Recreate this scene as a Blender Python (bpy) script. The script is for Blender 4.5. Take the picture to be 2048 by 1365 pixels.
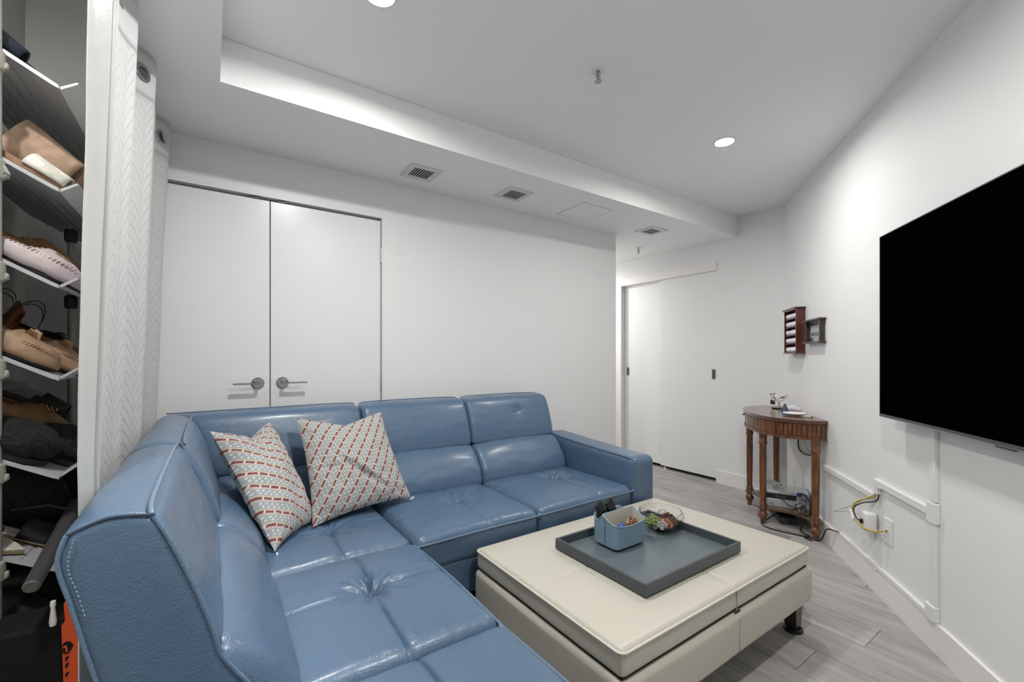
import bpy, bmesh, math, random
from mathutils import Vector, Matrix, noise
PI = math.pi
random.seed(7)
SC = bpy.context.scene
for o in list(bpy.data.objects):
    bpy.data.objects.remove(o, do_unlink=True)
COL = SC.collection

# ------------------------------------------------------------------ camera
FPX = 871.37
YAW = math.radians(55.246)            # angle between the view direction and the back wall's axis
cd = bpy.data.cameras.new('camera'); cam = bpy.data.objects.new('camera', cd); COL.objects.link(cam)
cam.location = (0, 0, 1.18)
cam.rotation_euler = (PI/2, 0, -(PI/2 - YAW))
cd.sensor_fit = 'HORIZONTAL'; cd.sensor_width = 36.0
cd.lens = FPX/2048*36.0
cd.shift_y = (715.55-682.5)/2048
cd.clip_start = 0.02; cd.clip_end = 60
SC.camera = cam

# ------------------------------------------------------------------ light and exposure
SC.view_settings.view_transform = 'Standard'
SC.view_settings.look = 'None'
SC.view_settings.exposure = 0.38
SC.view_settings.gamma = 1.0
SC.view_settings.use_curve_mapping = False
w = bpy.data.worlds.new('world'); SC.world = w; w.use_nodes = True
w.node_tree.nodes['Background'].inputs[0].default_value = (0.9, 0.95, 1.0, 1)
w.node_tree.nodes['Background'].inputs[1].default_value = 0.25

ZC, ZS = 2.456, 2.276                 # ceiling and soffit heights
P_DOWN = 14.0
DOWNLIGHTS = [((2.50, 1.40, ZC), P_DOWN*.68), ((0.49, 1.52, ZC), P_DOWN), ((0.95, 0.30, ZC), P_DOWN*1.0),
              ((3.35, 4.02, ZS), P_DOWN*.95), ((-.44, .55, 2.85), P_DOWN*1.4)]  # the last is an unseen lamp added to brighten the closet
def area(name, loc, rot, sx, sy, power, color=(1, 1, 1)):
    l = bpy.data.lights.new(name, 'AREA'); l.energy = power; l.color = color
    l.shape = 'RECTANGLE'; l.size = sx; l.size_y = sy
    o = bpy.data.objects.new(name, l); COL.objects.link(o); o.location = loc; o.rotation_euler = rot
    return o
# added fill lamp behind the camera, a soft cool light into the room
area('rear_fill', (0.0, -2.06, 1.35), (PI/2, 0, PI), 1.2, 1.7, 10, (.96, .975, 1.0))
for i, (p, e) in enumerate(DOWNLIGHTS):
    l = bpy.data.lights.new('downlight_lamp', 'AREA'); l.energy = e; l.shape = 'DISK'; l.size = .085; l.spread = math.radians(172)
    l.color = (1, .985, .96)
    o = bpy.data.objects.new('downlight_lamp', l); COL.objects.link(o)
    o.location = (p[0], p[1], p[2]-.012)

# ------------------------------------------------------------------ materials
def mat(name, color=(.8, .8, .8), rough=.5, metal=0, spec=.5, coat=0, coatr=.1, trans=0, ior=1.45, emit=None, es=1,
        bump=None, alpha=1):
    m = bpy.data.materials.new(name); m.use_nodes = True
    nt = m.node_tree; b = nt.nodes['Principled BSDF']
    b.inputs['Base Color'].default_value = (*color, 1)
    b.inputs['Roughness'].default_value = rough
    b.inputs['Metallic'].default_value = metal
    b.inputs['Specular IOR Level'].default_value = spec
    b.inputs['Coat Weight'].default_value = coat
    b.inputs['Coat Roughness'].default_value = coatr
    b.inputs['Transmission Weight'].default_value = trans
    b.inputs['IOR'].default_value = ior
    if emit:
        b.inputs['Emission Color'].default_value = (*emit, 1); b.inputs['Emission Strength'].default_value = es
    if bump:
        kind, scale, strength, dist = bump
        tc = nt.nodes.new('ShaderNodeTexCoord')
        if kind == 'noise':
            t = nt.nodes.new('ShaderNodeTexNoise'); t.inputs['Scale'].default_value = scale
            t.inputs['Detail'].default_value = 4; out = t.outputs['Fac']
        else:
            t = nt.nodes.new('ShaderNodeTexVoronoi'); t.inputs['Scale'].default_value = scale; out = t.outputs['Distance']
        nt.links.new(tc.outputs['Object'], t.inputs['Vector'])
        bp = nt.nodes.new('ShaderNodeBump'); bp.inputs['Strength'].default_value = strength
        bp.inputs['Distance'].default_value = dist
        nt.links.new(out, bp.inputs['Height']); nt.links.new(bp.outputs['Normal'], b.inputs['Normal'])
    return m
def node(nt, typ, **kw):
    n = nt.nodes.new(typ)
    for k, v in kw.items(): setattr(n, k, v)
    return n
def math_n(nt, op, a, b=None, c=None):
    n = nt.nodes.new('ShaderNodeMath'); n.operation = op
    for i, v in enumerate((a, b, c)):
        if v is None: continue
        if isinstance(v, (int, float)): n.inputs[i].default_value = v
        else: nt.links.new(v, n.inputs[i])
    return n.outputs[0]
def mixc(nt, fac, a, b):
    n = nt.nodes.new('ShaderNodeMix'); n.data_type = 'RGBA'
    for s, v in ((0, fac), (6, a), (7, b)):
        if isinstance(v, (int, float)): n.inputs[s].default_value = v
        elif isinstance(v, tuple): n.inputs[s].default_value = (*v, 1)
        else: nt.links.new(v, n.inputs[s])
    return n.outputs[2]

M_WALL = mat('wall_paint', (.80, .80, .80), .55, spec=.3, bump=('noise', 160, .05, .002))
M_CEIL = mat('ceiling_paint', (.88, .88, .88), .8, spec=.2)
M_TRIM = mat('trim_paint', (.82, .80, .80), .4)
M_DOOR = mat('door_paint', (.80, .80, .80), .28)
M_CLOSET = mat('closet_paint', (.70, .70, .66), .7, spec=.2)
M_DARK = mat('dark_gap', (.01, .01, .01), .8)
M_CHROME = mat('chrome', (.36, .37, .39), .10, 1)
M_STEEL = mat('brushed_steel', (.5, .5, .51), .32, 1)
M_BLACK = mat('black_plastic', (.012, .012, .013), .35)
M_BLACKM = mat('black_matte', (.010, .010, .010), .8, spec=.2)
M_WHITEP = mat('white_plastic', (.78, .78, .78), .35)
M_SCREEN = mat('tv_screen', (.0008, .0008, .0008), .5, spec=0.0)
M_TVB = mat('tv_bezel', (.12, .12, .125), .35, .8)
M_LED = mat('led_lens', (1, 1, 1), .5, emit=(1, .98, .95), es=14)

def leather(name, c1, c2, rough, scale=260, strength=.28):
    m = mat(name, c1, rough, spec=.5, coat=.30, coatr=.22)
    nt = m.node_tree; b = nt.nodes['Principled BSDF']
    tc = node(nt, 'ShaderNodeTexCoord')
    v = node(nt, 'ShaderNodeTexVoronoi'); v.inputs['Scale'].default_value = scale
    n1 = node(nt, 'ShaderNodeTexNoise'); n1.inputs['Scale'].default_value = 34; n1.inputs['Detail'].default_value = 6
    n1.inputs['Distortion'].default_value = .8
    n2 = node(nt, 'ShaderNodeTexNoise'); n2.inputs['Scale'].default_value = 3.5; n2.inputs['Detail'].default_value = 3
    for t in (v, n1, n2): nt.links.new(tc.outputs['Object'], t.inputs['Vector'])
    h = math_n(nt, 'ADD', math_n(nt, 'MULTIPLY', v.outputs['Distance'], .55), math_n(nt, 'MULTIPLY', n1.outputs['Fac'], 1.3))
    bp = node(nt, 'ShaderNodeBump'); bp.inputs['Strength'].default_value = strength; bp.inputs['Distance'].default_value = .004
    nt.links.new(h, bp.inputs['Height']); nt.links.new(bp.outputs['Normal'], b.inputs['Normal'])
    nt.links.new(mixc(nt, n2.outputs['Fac'], c1, c2), b.inputs['Base Color'])
    nt.links.new(math_n(nt, 'MULTIPLY_ADD', n1.outputs['Fac'], .22, rough-.11), b.inputs['Roughness'])
    return m
M_BLUE = leather('blue_leather', (.073, .126, .203), (.092, .152, .240), .34)
M_PIPE = leather('blue_piping', (.11, .17, .26), (.13, .20, .29), .4)
M_CREAM = leather('cream_leather', (.50, .475, .405), (.54, .515, .445), .42, 320, .12)
M_CREAMP = mat('cream_piping', (.62, .59, .52), .45)
M_SEAM = mat('seam_shadow_thread', (.035, .055, .09), .7)
M_CSEAM = mat('cream_thread', (.33, .31, .27), .7)

def wood(name, c1, c2, scale=(14, 14, 1.6), rough=.35, coat=.3):
    m = mat(name, c1, rough, coat=coat, coatr=.2)
    nt = m.node_tree; b = nt.nodes['Principled BSDF']
    tc = node(nt, 'ShaderNodeTexCoord'); mp = node(nt, 'ShaderNodeMapping'); mp.inputs['Scale'].default_value = scale
    n = node(nt, 'ShaderNodeTexNoise'); n.inputs['Scale'].default_value = 5; n.inputs['Detail'].default_value = 8
    n.inputs['Distortion'].default_value = .6
    nt.links.new(tc.outputs['Object'], mp.inputs['Vector']); nt.links.new(mp.outputs['Vector'], n.inputs['Vector'])
    cr = node(nt, 'ShaderNodeValToRGB'); cr.color_ramp.elements[0].position = .35; cr.color_ramp.elements[1].position = .68
    cr.color_ramp.elements[0].color = (*c1, 1); cr.color_ramp.elements[1].color = (*c2, 1)
    nt.links.new(n.outputs['Fac'], cr.inputs['Fac']); nt.links.new(cr.outputs['Color'], b.inputs['Base Color'])
    return m
M_WOOD = wood('walnut', (.060, .022, .008), (.24, .095, .034))
M_WOODTOP = wood('walnut_top', (.085, .036, .02), (.17, .078, .042), (1.6, 14, 14), .22, .6)
M_CHERRY = wood('cherry', (.055, .012, .008), (.12, .026, .018), rough=.3)
M_DARKWOOD = wood('dark_wood', (.030, .022, .018), (.060, .042, .034))
M_LEGWOOD = wood('espresso_leg', (.020, .012, .009), (.045, .026, .018))

def floor_mat():
    m = mat('grey_oak_plank', (.4, .38, .36), .42, spec=.4)
    nt = m.node_tree; b = nt.nodes['Principled BSDF']
    tc = node(nt, 'ShaderNodeTexCoord'); oi = node(nt, 'ShaderNodeObjectInfo')
    sc = node(nt, 'ShaderNodeVectorMath', operation='ADD')
    cx = node(nt, 'ShaderNodeCombineXYZ')
    nt.links.new(math_n(nt, 'MULTIPLY', oi.outputs['Random'], 37), cx.inputs[0])
    nt.links.new(math_n(nt, 'MULTIPLY', oi.outputs['Random'], 91), cx.inputs[1])
    nt.links.new(tc.outputs['Object'], sc.inputs[0]); nt.links.new(cx.outputs[0], sc.inputs[1])
    mp = node(nt, 'ShaderNodeMapping'); mp.inputs['Scale'].default_value = (24, 2.0, 1)
    nt.links.new(sc.outputs[0], mp.inputs['Vector'])
    n = node(nt, 'ShaderNodeTexNoise'); n.inputs['Scale'].default_value = 1.6; n.inputs['Detail'].default_value = 9
    n.inputs['Distortion'].default_value = .7; n.inputs['Roughness'].default_value = .70
    nt.links.new(mp.outputs['Vector'], n.inputs['Vector'])
    mp2 = node(nt, 'ShaderNodeMapping'); mp2.inputs['Scale'].default_value = (9, 1.3, 1)
    nt.links.new(sc.outputs[0], mp2.inputs['Vector'])
    n2 = node(nt, 'ShaderNodeTexNoise'); n2.inputs['Scale'].default_value = 1.3; n2.inputs['Detail'].default_value = 5
    n2.inputs['Distortion'].default_value = 1.2
    nt.links.new(mp2.outputs['Vector'], n2.inputs['Vector'])
    cr = node(nt, 'ShaderNodeValToRGB'); e = cr.color_ramp.elements
    e[0].position = .30; e[0].color = (.185, .172, .163, 1); e[1].position = .66; e[1].color = (.47, .455, .445, 1)
    k = e.new(.47); k.color = (.35, .335, .322, 1)
    nt.links.new(math_n(nt, 'ADD', math_n(nt, 'MULTIPLY', n.outputs['Fac'], .52), math_n(nt, 'MULTIPLY', n2.outputs['Fac'], .48)), cr.inputs['Fac'])
    # knots
    mp3 = node(nt, 'ShaderNodeMapping'); mp3.inputs['Scale'].default_value = (9, 2.6, 1)
    nt.links.new(sc.outputs[0], mp3.inputs['Vector'])
    v = node(nt, 'ShaderNodeTexVoronoi'); v.inputs['Scale'].default_value = .9
    nt.links.new(mp3.outputs['Vector'], v.inputs['Vector'])
    kf = node(nt, 'ShaderNodeMapRange'); kf.inputs[1].default_value = .04; kf.inputs[2].default_value = .17
    kf.inputs[3].default_value = .55; kf.inputs[4].default_value = 0
    nt.links.new(v.outputs['Distance'], kf.inputs[0])
    c = mixc(nt, kf.outputs[0], cr.outputs['Color'], (.13, .12, .11))
    hs = node(nt, 'ShaderNodeHueSaturation'); hs.inputs['Saturation'].default_value = .8
    nt.links.new(math_n(nt, 'MULTIPLY_ADD', oi.outputs['Random'], .22, .89), hs.inputs['Value'])
    nt.links.new(c, hs.inputs['Color'])
    nt.links.new(hs.outputs['Color'], b.inputs['Base Color'])
    bp = node(nt, 'ShaderNodeBump'); bp.inputs['Strength'].default_value = .15; bp.inputs['Distance'].default_value = .001
    nt.links.new(n.outputs['Fac'], bp.inputs['Height']); nt.links.new(bp.outputs['Normal'], b.inputs['Normal'])
    return m
M_PLANK = floor_mat()

def twotone(name, c1, c2, sc=90, rough=.7):
    m = mat(name, c1, rough); nt = m.node_tree
    tc = node(nt, 'ShaderNodeTexCoord'); n = node(nt, 'ShaderNodeTexNoise'); n.inputs['Scale'].default_value = sc
    nt.links.new(tc.outputs['Object'], n.inputs['Vector'])
    cr = node(nt, 'ShaderNodeValToRGB'); cr.color_ramp.elements[0].position = .42; cr.color_ramp.elements[1].position = .58
    cr.color_ramp.elements[0].color = (*c1, 1); cr.color_ramp.elements[1].color = (*c2, 1)
    nt.links.new(n.outputs['Fac'], cr.inputs[0]); nt.links.new(cr.outputs[0], nt.nodes['Principled BSDF'].inputs['Base Color'])
    return m

# ------------------------------------------------------------------ helpers
def mesh_from(name, verts, faces, material=None, smooth=None):
    me = bpy.data.meshes.new(name); me.from_pydata([tuple(v) for v in verts], [], faces); me.update()
    if material: me.materials.append(material)
    if smooth is not None:
        me.polygons.foreach_set('use_smooth', [True]*len(me.polygons))
        me.set_sharp_from_angle(angle=math.radians(smooth))
    return me
class G:
    """collects geometry for ONE mesh object"""
    def __init__(s): s.v = []; s.f = []
    def add(s, vs, fs):
        n = len(s.v); s.v += [Vector(v) for v in vs]; s.f += [tuple(i+n for i in f) for f in fs]; return s
    def box(s, x0, x1, y0, y1, z0, z1, r=0.0, seg=2):
        if r <= 0:
            vs = [(x, y, z) for z in (z0, z1) for y in (y0, y1) for x in (x0, x1)]
            fs = [(0, 2, 3, 1), (4, 5, 7, 6), (0, 1, 5, 4), (2, 6, 7, 3), (0, 4, 6, 2), (1, 3, 7, 5)]
            return s.add(vs, fs)
        bm = bmesh.new(); bmesh.ops.create_cube(bm, size=1)
        for v in bm.verts:
            v.co = Vector(((x0+x1)/2+v.co.x*(x1-x0), (y0+y1)/2+v.co.y*(y1-y0), (z0+z1)/2+v.co.z*(z1-z0)))
        bmesh.ops.bevel(bm, geom=bm.edges[:], offset=r, segments=seg, affect='EDGES', profile=.5)
        return s.bm(bm)
    def bm(s, bm, mtx=None):
        bm.verts.index_update()
        vs = [(mtx @ v.co if mtx else v.co.copy()) for v in bm.verts]
        fs = [tuple(v.index for v in f.verts) for f in bm.faces]
        bm.free(); return s.add(vs, fs)
    def tube(s, pts, r, n=8, cap=True):
        pts = [Vector(p) for p in pts]
        rs = r if isinstance(r, (list, tuple)) else [r]*len(pts)
        vs = []; up = None
        for i, p in enumerate(pts):
            t = (pts[min(i+1, len(pts)-1)]-pts[max(i-1, 0)])
            if t.length < 1e-9: t = Vector((0, 0, 1))
            t.normalize()
            if up is None: up = Vector((0, 0, 1)) if abs(t.z) < .9 else Vector((1, 0, 0))
            a = up - t*up.dot(t)
            if a.length < 1e-5: a = t.orthogonal()
            a.normalize(); up = a; b = t.cross(a)
            for k in range(n):
                an = 2*PI*k/n; vs.append(p + (a*math.cos(an)+b*math.sin(an))*rs[i])
        fs = [(i*n+k, i*n+(k+1) % n, (i+1)*n+(k+1) % n, (i+1)*n+k) for i in range(len(pts)-1) for k in range(n)]
        if cap:
            fs.append(tuple(range(n-1, -1, -1))); fs.append(tuple((len(pts)-1)*n+k for k in range(n)))
        return s.add(vs, fs)
    def lathe(s, prof, n=24, c=(0, 0, 0), axis='z', cap=True):
        vs = []
        for r, z in prof:
            for k in range(n):
                a = 2*PI*k/n
                p = (r*math.cos(a), r*math.sin(a), z)
                if axis == 'y': p = (p[0], p[2], p[1])
                if axis == 'x': p = (p[2], p[0], p[1])
                vs.append((p[0]+c[0], p[1]+c[1], p[2]+c[2]))
        fs = [(i*n+k, i*n+(k+1) % n, (i+1)*n+(k+1) % n, (i+1)*n+k) for i in range(len(prof)-1) for k in range(n)]
        if cap:
            fs.append(tuple(range(n-1, -1, -1))); fs.append(tuple((len(prof)-1)*n+k for k in range(n)))
        return s.add(vs, fs)
    def prism(s, poly, z0, z1):
        n = len(poly)
        vs = [(p[0], p[1], z0) for p in poly]+[(p[0], p[1], z1) for p in poly]
        fs = [tuple(range(n-1, -1, -1)), tuple(range(n, 2*n))]+[(i, (i+1) % n, n+(i+1) % n, n+i) for i in range(n)]
        return s.add(vs, fs)
    def grid(s, rows, close=False):
        n = len(rows[0]); vs = [p for r in rows for p in r]
        fs = [(i*n+k, i*n+(k+1) % n, (i+1)*n+(k+1) % n, (i+1)*n+k) for i in range(len(rows)-1) for k in range(n if close else n-1)]
        return s.add(vs, fs)
    def sphere(s, c, r, u=12, v=8, sc=(1, 1, 1)):
        bm = bmesh.new(); bmesh.ops.create_uvsphere(bm, u_segments=u, v_segments=v, radius=r)
        for q in bm.verts: q.co = Vector((q.co.x*sc[0]+c[0], q.co.y*sc[1]+c[1], q.co.z*sc[2]+c[2]))
        return s.bm(bm)
    def xf(s, m):
        s.v = [m @ v for v in s.v]; return s
def fixn(me):
    bm = bmesh.new(); bm.from_mesh(me); bmesh.ops.recalc_face_normals(bm, faces=bm.faces[:]); bm.to_mesh(me); bm.free()
def part(name, g, m, parent=None, smooth=None, world=True, kind=None, label=None, normals=True):
    """link ONE mesh object; if parent is given and world is True the geometry is in world axes and shifted to the parent"""
    vs = g.v
    if parent is not None and world:
        inv = mw(parent).inverted()
        vs = [inv @ v for v in vs]
    me = mesh_from(name, vs, g.f, m)
    if normals: fixn(me)
    if smooth is not None:
        me.polygons.foreach_set('use_smooth', [True]*len(me.polygons)); me.set_sharp_from_angle(angle=math.radians(smooth))
    o = bpy.data.objects.new(name, me); COL.objects.link(o)
    if parent is not None: o.parent = parent
    if kind: o['kind'] = kind
    if label: o['label'] = label
    return o
def mw(o):
    m = o.matrix_basis.copy()
    p = o.parent
    while p is not None:
        m = p.matrix_basis @ m; p = p.parent
    return m
def thing(name, label, cat, loc=(0, 0, 0), rot=(0, 0, 0), group=None):
    o = bpy.data.objects.new(name, None); COL.objects.link(o); o.empty_display_size = .05
    o.location = loc; o.rotation_euler = rot
    o['label'] = label; o['category'] = cat
    if group: o['group'] = group
    return o
def solo(name, g, m, label, cat, origin, smooth=None, group=None, rot=(0, 0, 0), local=False):
    """a thing that is one mesh; geometry in world axes unless local"""
    if not local: g.v = [v-Vector(origin) for v in g.v]
    o = part(name, g, m, None, smooth)
    o.location = origin; o.rotation_euler = rot
    o['label'] = label; o['category'] = cat
    if group: o['group'] = group
    return o
def struct(name, g, m, smooth=None, parent=None):
    o = part(name, g, m, parent, smooth)
    if parent is None: o['kind'] = 'structure'
    return o
def dup(root, loc=None, rot=None, label=None, group=None):
    r = root.copy(); COL.objects.link(r)
    if loc is not None: r.location = loc
    if rot is not None: r.rotation_euler = rot
    if label: r['label'] = label
    if group: r['group'] = group
    for ch in [o for o in bpy.data.objects if o.parent == root]:
        c = ch.copy(); COL.objects.link(c); c.parent = r
        for g in [o for o in bpy.data.objects if o.parent == ch]:
            d = g.copy(); COL.objects.link(d); d.parent = c
    return r
def bez(pts, n=8):
    """Catmull-Rom through pts"""
    pts = [Vector(p) for p in pts]; out = []
    for i in range(len(pts)-1):
        p0 = pts[max(i-1, 0)]; p1 = pts[i]; p2 = pts[i+1]; p3 = pts[min(i+2, len(pts)-1)]
        for k in range(n):
            t = k/n
            out.append(.5*((2*p1)+(-p0+p2)*t+(2*p0-5*p1+4*p2-p3)*t*t+(-p0+3*p1-3*p2+p3)*t**3))
    out.append(pts[-1]); return out
def curve_solid_text(txt, size, depth, m, name='lettering'):
    c = bpy.data.curves.new(name, 'FONT'); c.body = txt; c.size = size; c.extrude = depth
    c.align_x = 'CENTER'; c.align_y = 'CENTER'
    o = bpy.data.objects.new(name, c); o.data.materials.append(m); COL.objects.link(o); return o

# ------------------------------------------------------------------ room shell
YB, XF, YS, XL, XE = 2.683, 3.936, 2.081, 0.034, 2.9975
CX, CY, RA = 3.9358, 1.6864, math.radians(38.377)       # corner with the angled right wall
DX, DY = -math.cos(RA), -math.sin(RA); NX, NY = -math.sin(RA), math.cos(RA)
def WP(u, n, z=0.0): return Vector((CX+DX*u+NX*n, CY+DY*u+NY*n, z))
XCL, YREAR = -.64, -2.1
XCUR = -.235
YH = 4.5
U_END = (CY-YREAR)/math.sin(RA)
# wall behind the sofa, with the double-door opening
DL, DR, DM, DT = -.336, .876, .270, 2.032
g = G(); t = .11
g.box(XCL-.1, DL-.006, YB, YB+t, 0, 2.9)
g.box(DL-.006, DR+.006, YB, YB+t, DT+.018, 2.9)
g.box(DR+.006, XE, YB, YB+t, 0, ZC+.1)
wall_back = struct('wall_back', g, M_WALL)
struct('wall_hall', G().box(XE-.12, XE, YB+.11, YH, 0, ZC), M_WALL)
struct('wall_hall_end', G().box(XE-.12, XF+.3, YH, YH+.1, 0, ZC), M_WALL)
SD0, SD1, SDT = 2.282, 3.44, 2.012
g = G(); g.box(XF, XF+.12, CY-.2, SD0, 0, ZC+.1); g.box(XF, XF+.12, SD0, SD1, SDT, ZC+.1); g.box(XF, XF+.12, SD1, YH, 0, ZC+.1)
wall_far = struct('wall_far', g, M_WALL)
struct('wall_right', G().prism([WP(-.12, 0)[:2], WP(U_END+.2, 0)[:2], WP(U_END+.2, -.12)[:2], WP(-.2, -.12)[:2]], 0, ZC+.1), M_WALL)
struct('wall_left', G().box(XCL-.1, XCL, YREAR-.1, YB, 0, 2.9), M_CLOSET)
struct('wall_rear', G().box(XCL-.1, WP(U_END+.2, 0).x+.2, YREAR-.1, YREAR, 0, 2.9), M_WALL)
ceiling = struct('ceiling', G().box(-.26, XF+.12, YREAR-.1, YH+.1, ZC, ZC+.08), M_CEIL)
struct('soffit', G().box(XL, XF, YS, YB, ZS, ZC-.001).box(XE, XF, YB, YH, ZS, ZC-.001).box(-.26, XL, YREAR, YB, ZS, ZC-.001),
       M_CEIL, parent=ceiling)
struct('ceiling_closet', G().box(XCL-.1, -.26, YREAR-.1, YB+.1, 2.85, 2.93).box(-.27, -.255, YREAR-.1, YB, ZC, 2.85), M_CLOSET)

# floor: base slab and separate planks running along the depth of the room
floor = struct('floor', G().box(XCL-.1, XF+.5, YREAR-.1, YH+.1, -.05, -.006), M_DARK)
PW, PL = .19, 1.22
plank_cache = {}
def plank(x0, x1, y0, y1):
    key = (round(x1-x0, 3), round(y1-y0, 3))
    if key not in plank_cache:
        g = G(); a = .0009; w_, l_ = x1-x0, y1-y0; b = .0030
        g.add([(a, a, -.006), (w_-a, a, -.006), (w_-a, l_-a, -.006), (a, l_-a, -.006),
               (a, a, -.0012), (w_-a, a, -.0012), (w_-a, l_-a, -.0012), (a, l_-a, -.0012),
               (b, b, 0), (w_-b, b, 0), (w_-b, l_-b, 0), (b, l_-b, 0)],
              [(0, 1, 5, 4), (1, 2, 6, 5), (2, 3, 7, 6), (3, 0, 4, 7), (4, 5, 9, 8), (5, 6, 10, 9), (6, 7, 11, 10), (7, 4, 8, 11), (8, 9, 10, 11)])
        plank_cache[key] = mesh_from('plank', g.v, g.f, M_PLANK)
    o = bpy.data.objects.new('plank', plank_cache[key]); COL.objects.link(o); o.parent = floor; o.location = (x0, y0, 0)
nrow = int((XF+.12-(2.2-15*PW))/PW)+1
for i in range(nrow):
    x0 = 2.2-15*PW+i*PW; x1 = min(x0+PW, XF+.1)
    if x1-x0 < .02: continue
    off = ((i*0.41) % 1)*PL
    if i == 15: off = (.64-YREAR) % PL
    y = YREAR-PL+off
    while y < YH:
        a, b = max(y, YREAR), min(y+PL, YH); y += PL
        if b-a < .03: continue
        if x1 < XE-.15 and a > YB+.1: continue
        if x1 < XE-.15: b = min(b, YB+.1)
        # skip planks that lie wholly beyond the angled wall
        p = Vector((x0, b, 0))-Vector((CX, CY, 0))
        if p.x*NX+p.y*NY < -.02: continue
        plank(x0, x1, a, b)

# unseen frame added on the rear wall around the fill lamp
g = G()
for x0, x1, z0, z1 in ((-.66, .66, 2.20, 2.26), (-.66, .66, .44, .50), (-.66, -.60, .50, 2.20), (.60, .66, .50, 2.20)): g.box(x0, x1, YREAR, YREAR+.03, z0, z1)
struct('fill_frame', g, M_TRIM)

# baseboards
g = G().box(XF-.012, XF, CY-.004, SD0-.002, .0, .118); struct('baseboard_far', g, M_TRIM)
g = G().prism([WP(0.0, 0)[:2], WP(U_END, 0)[:2], WP(U_END, .013)[:2], WP(.006, .013)[:2]], 0, .122)
struct('baseboard_right', g, M_TRIM)
g = G().box(DR+.085, XE-.001, YB-.012, YB, 0, .118); struct('baseboard_back', g, M_TRIM)
# double-door casing and frame
g = G()
g.box(DR+.006, DR+.079, YB-.006, YB, 0, DT+.085); g.box(DL-.08, DR+.006, YB-.006, YB, DT+.012, DT+.085); g.box(DL-.08, DL-.006, YB-.006, YB, 0, DT+.012)
struct('trim_1', g, M_TRIM)
g = G(); g.box(DR+.002, DR+.006, YB-.002, YB+.1, 0, DT+.012); g.box(DL-.006, DL-.002, YB-.002, YB+.1, 0, DT+.012)
g.box(DL-.006, DR+.006, YB-.002, YB+.1, DT+.014, DT+.018)
g.box(DL-.002, DR+.002, YB+.062, YB+.1, 0, DT+.014)
struct('trim_2', g, M_TRIM)
M_OUT0 = mat('dark_steel', (.05, .05, .055), .4, .8)
def swing_door(name, x0, x1, hinge_right, hx, sgn):
    g = G().box(x0+.0025, x1-.0025, YB+.012, YB+.052, .01, DT-.002, .0015, 1)
    d = part(name, g, M_DOOR, None, 30); d['kind'] = 'structure'
    # lever handle: rose, neck, lever, screws
    hz = 1.043; yf = YB+.012
    h = part('door_handle', G().lathe([(0, -.009), (.027, -.009), (.030, -.006), (.030, 0)], 32, (hx, yf, hz), 'y'), M_CHROME, d, 35)
    part('lever', G().tube([(hx, yf-.008, hz), (hx, yf-.052, hz)], .0095, 14).box(min(hx-sgn*.008, hx+sgn*.115), max(hx-sgn*.008, hx+sgn*.115), yf-.062, yf-.046, hz-.004, hz+.004, .0012, 1),
         M_CHROME, h, 35)
    for s in (-1, 1):
        part('screw', G().lathe([(.0035, -.0105), (.0035, -.008)], 12, (hx, yf, hz+s*.019), 'y'), M_STEEL, h)
    return d
d1 = swing_door('door_1', DL, DM, False, .212, -1)
d2 = swing_door('door_2', DM, DR, True, .330, 1)
for z in (1.77, .985, .2):
    hg = part('hinge', G().tube([(DR+.001, YB+.006, z), (DR+.001, YB+.006, z+.09)], .006, 12).box(DR-.0005, DR+.0055, YB+.004, YB+.03, z, z+.09), M_STEEL, d2, 35)
    part('screw', G().sphere((DR+.003, YB+.0025, z+.02), .003, 8, 6).sphere((DR+.003, YB+.0025, z+.045), .003, 8, 6).sphere((DR+.003, YB+.0025, z+.07), .003, 8, 6), M_CHROME, hg, kind='stuff')
# ball catches on the top of the pair
for d, x in ((d1, .20), (d2, .33)):
    part('ball_catch', G().box(x-.02, x+.02, YB+.010, YB+.04, DT+.0005, DT+.0065), M_OUT0, d)
# sliding doors on the far wall
def slide(name, x, y0, y1, hy):
    d = part(name, G().box(x, x+.034, y0, y1, .034, SDT+.01, .001, 1), M_DOOR, None, 30); d['kind'] = 'structure'
    p = part('pull_plate', G().box(x-.0025, x, hy-.020, hy+.020, .972, 1.070, .0008, 1), M_CHROME, d)
    part('pull_recess', G().box(x-.0035, x-.0026, hy-.013, hy+.013, .982, 1.060), mat('pull_inner', (.12, .12, .12), .3, .9), p)
    return d
slide('door_3', XF+.012, SD0, 2.912, 2.315)
slide('door_4', XF+.052, 2.88, SD1-.004, 3.385)
struct('trim_3', G().box(XF-.009, XF+.010, SD0-.0, SD1+.05, SDT-.006, SDT+.078).box(XF-.009, XF+.11, SD1-.002, SD1+.05, 0, SDT-.006), M_TRIM)
struct('trim_4', G().box(XF+.10, XF+.12, SD0, SD1, 0, SDT), M_DARK)
g = G().box(XF+.006, XF+.05, 2.84, 2.865, 0, .006).box(XF+.0, XF+.006, 2.845, 2.86, 0, .028); struct('trim_5', g, M_WHITEP)

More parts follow.
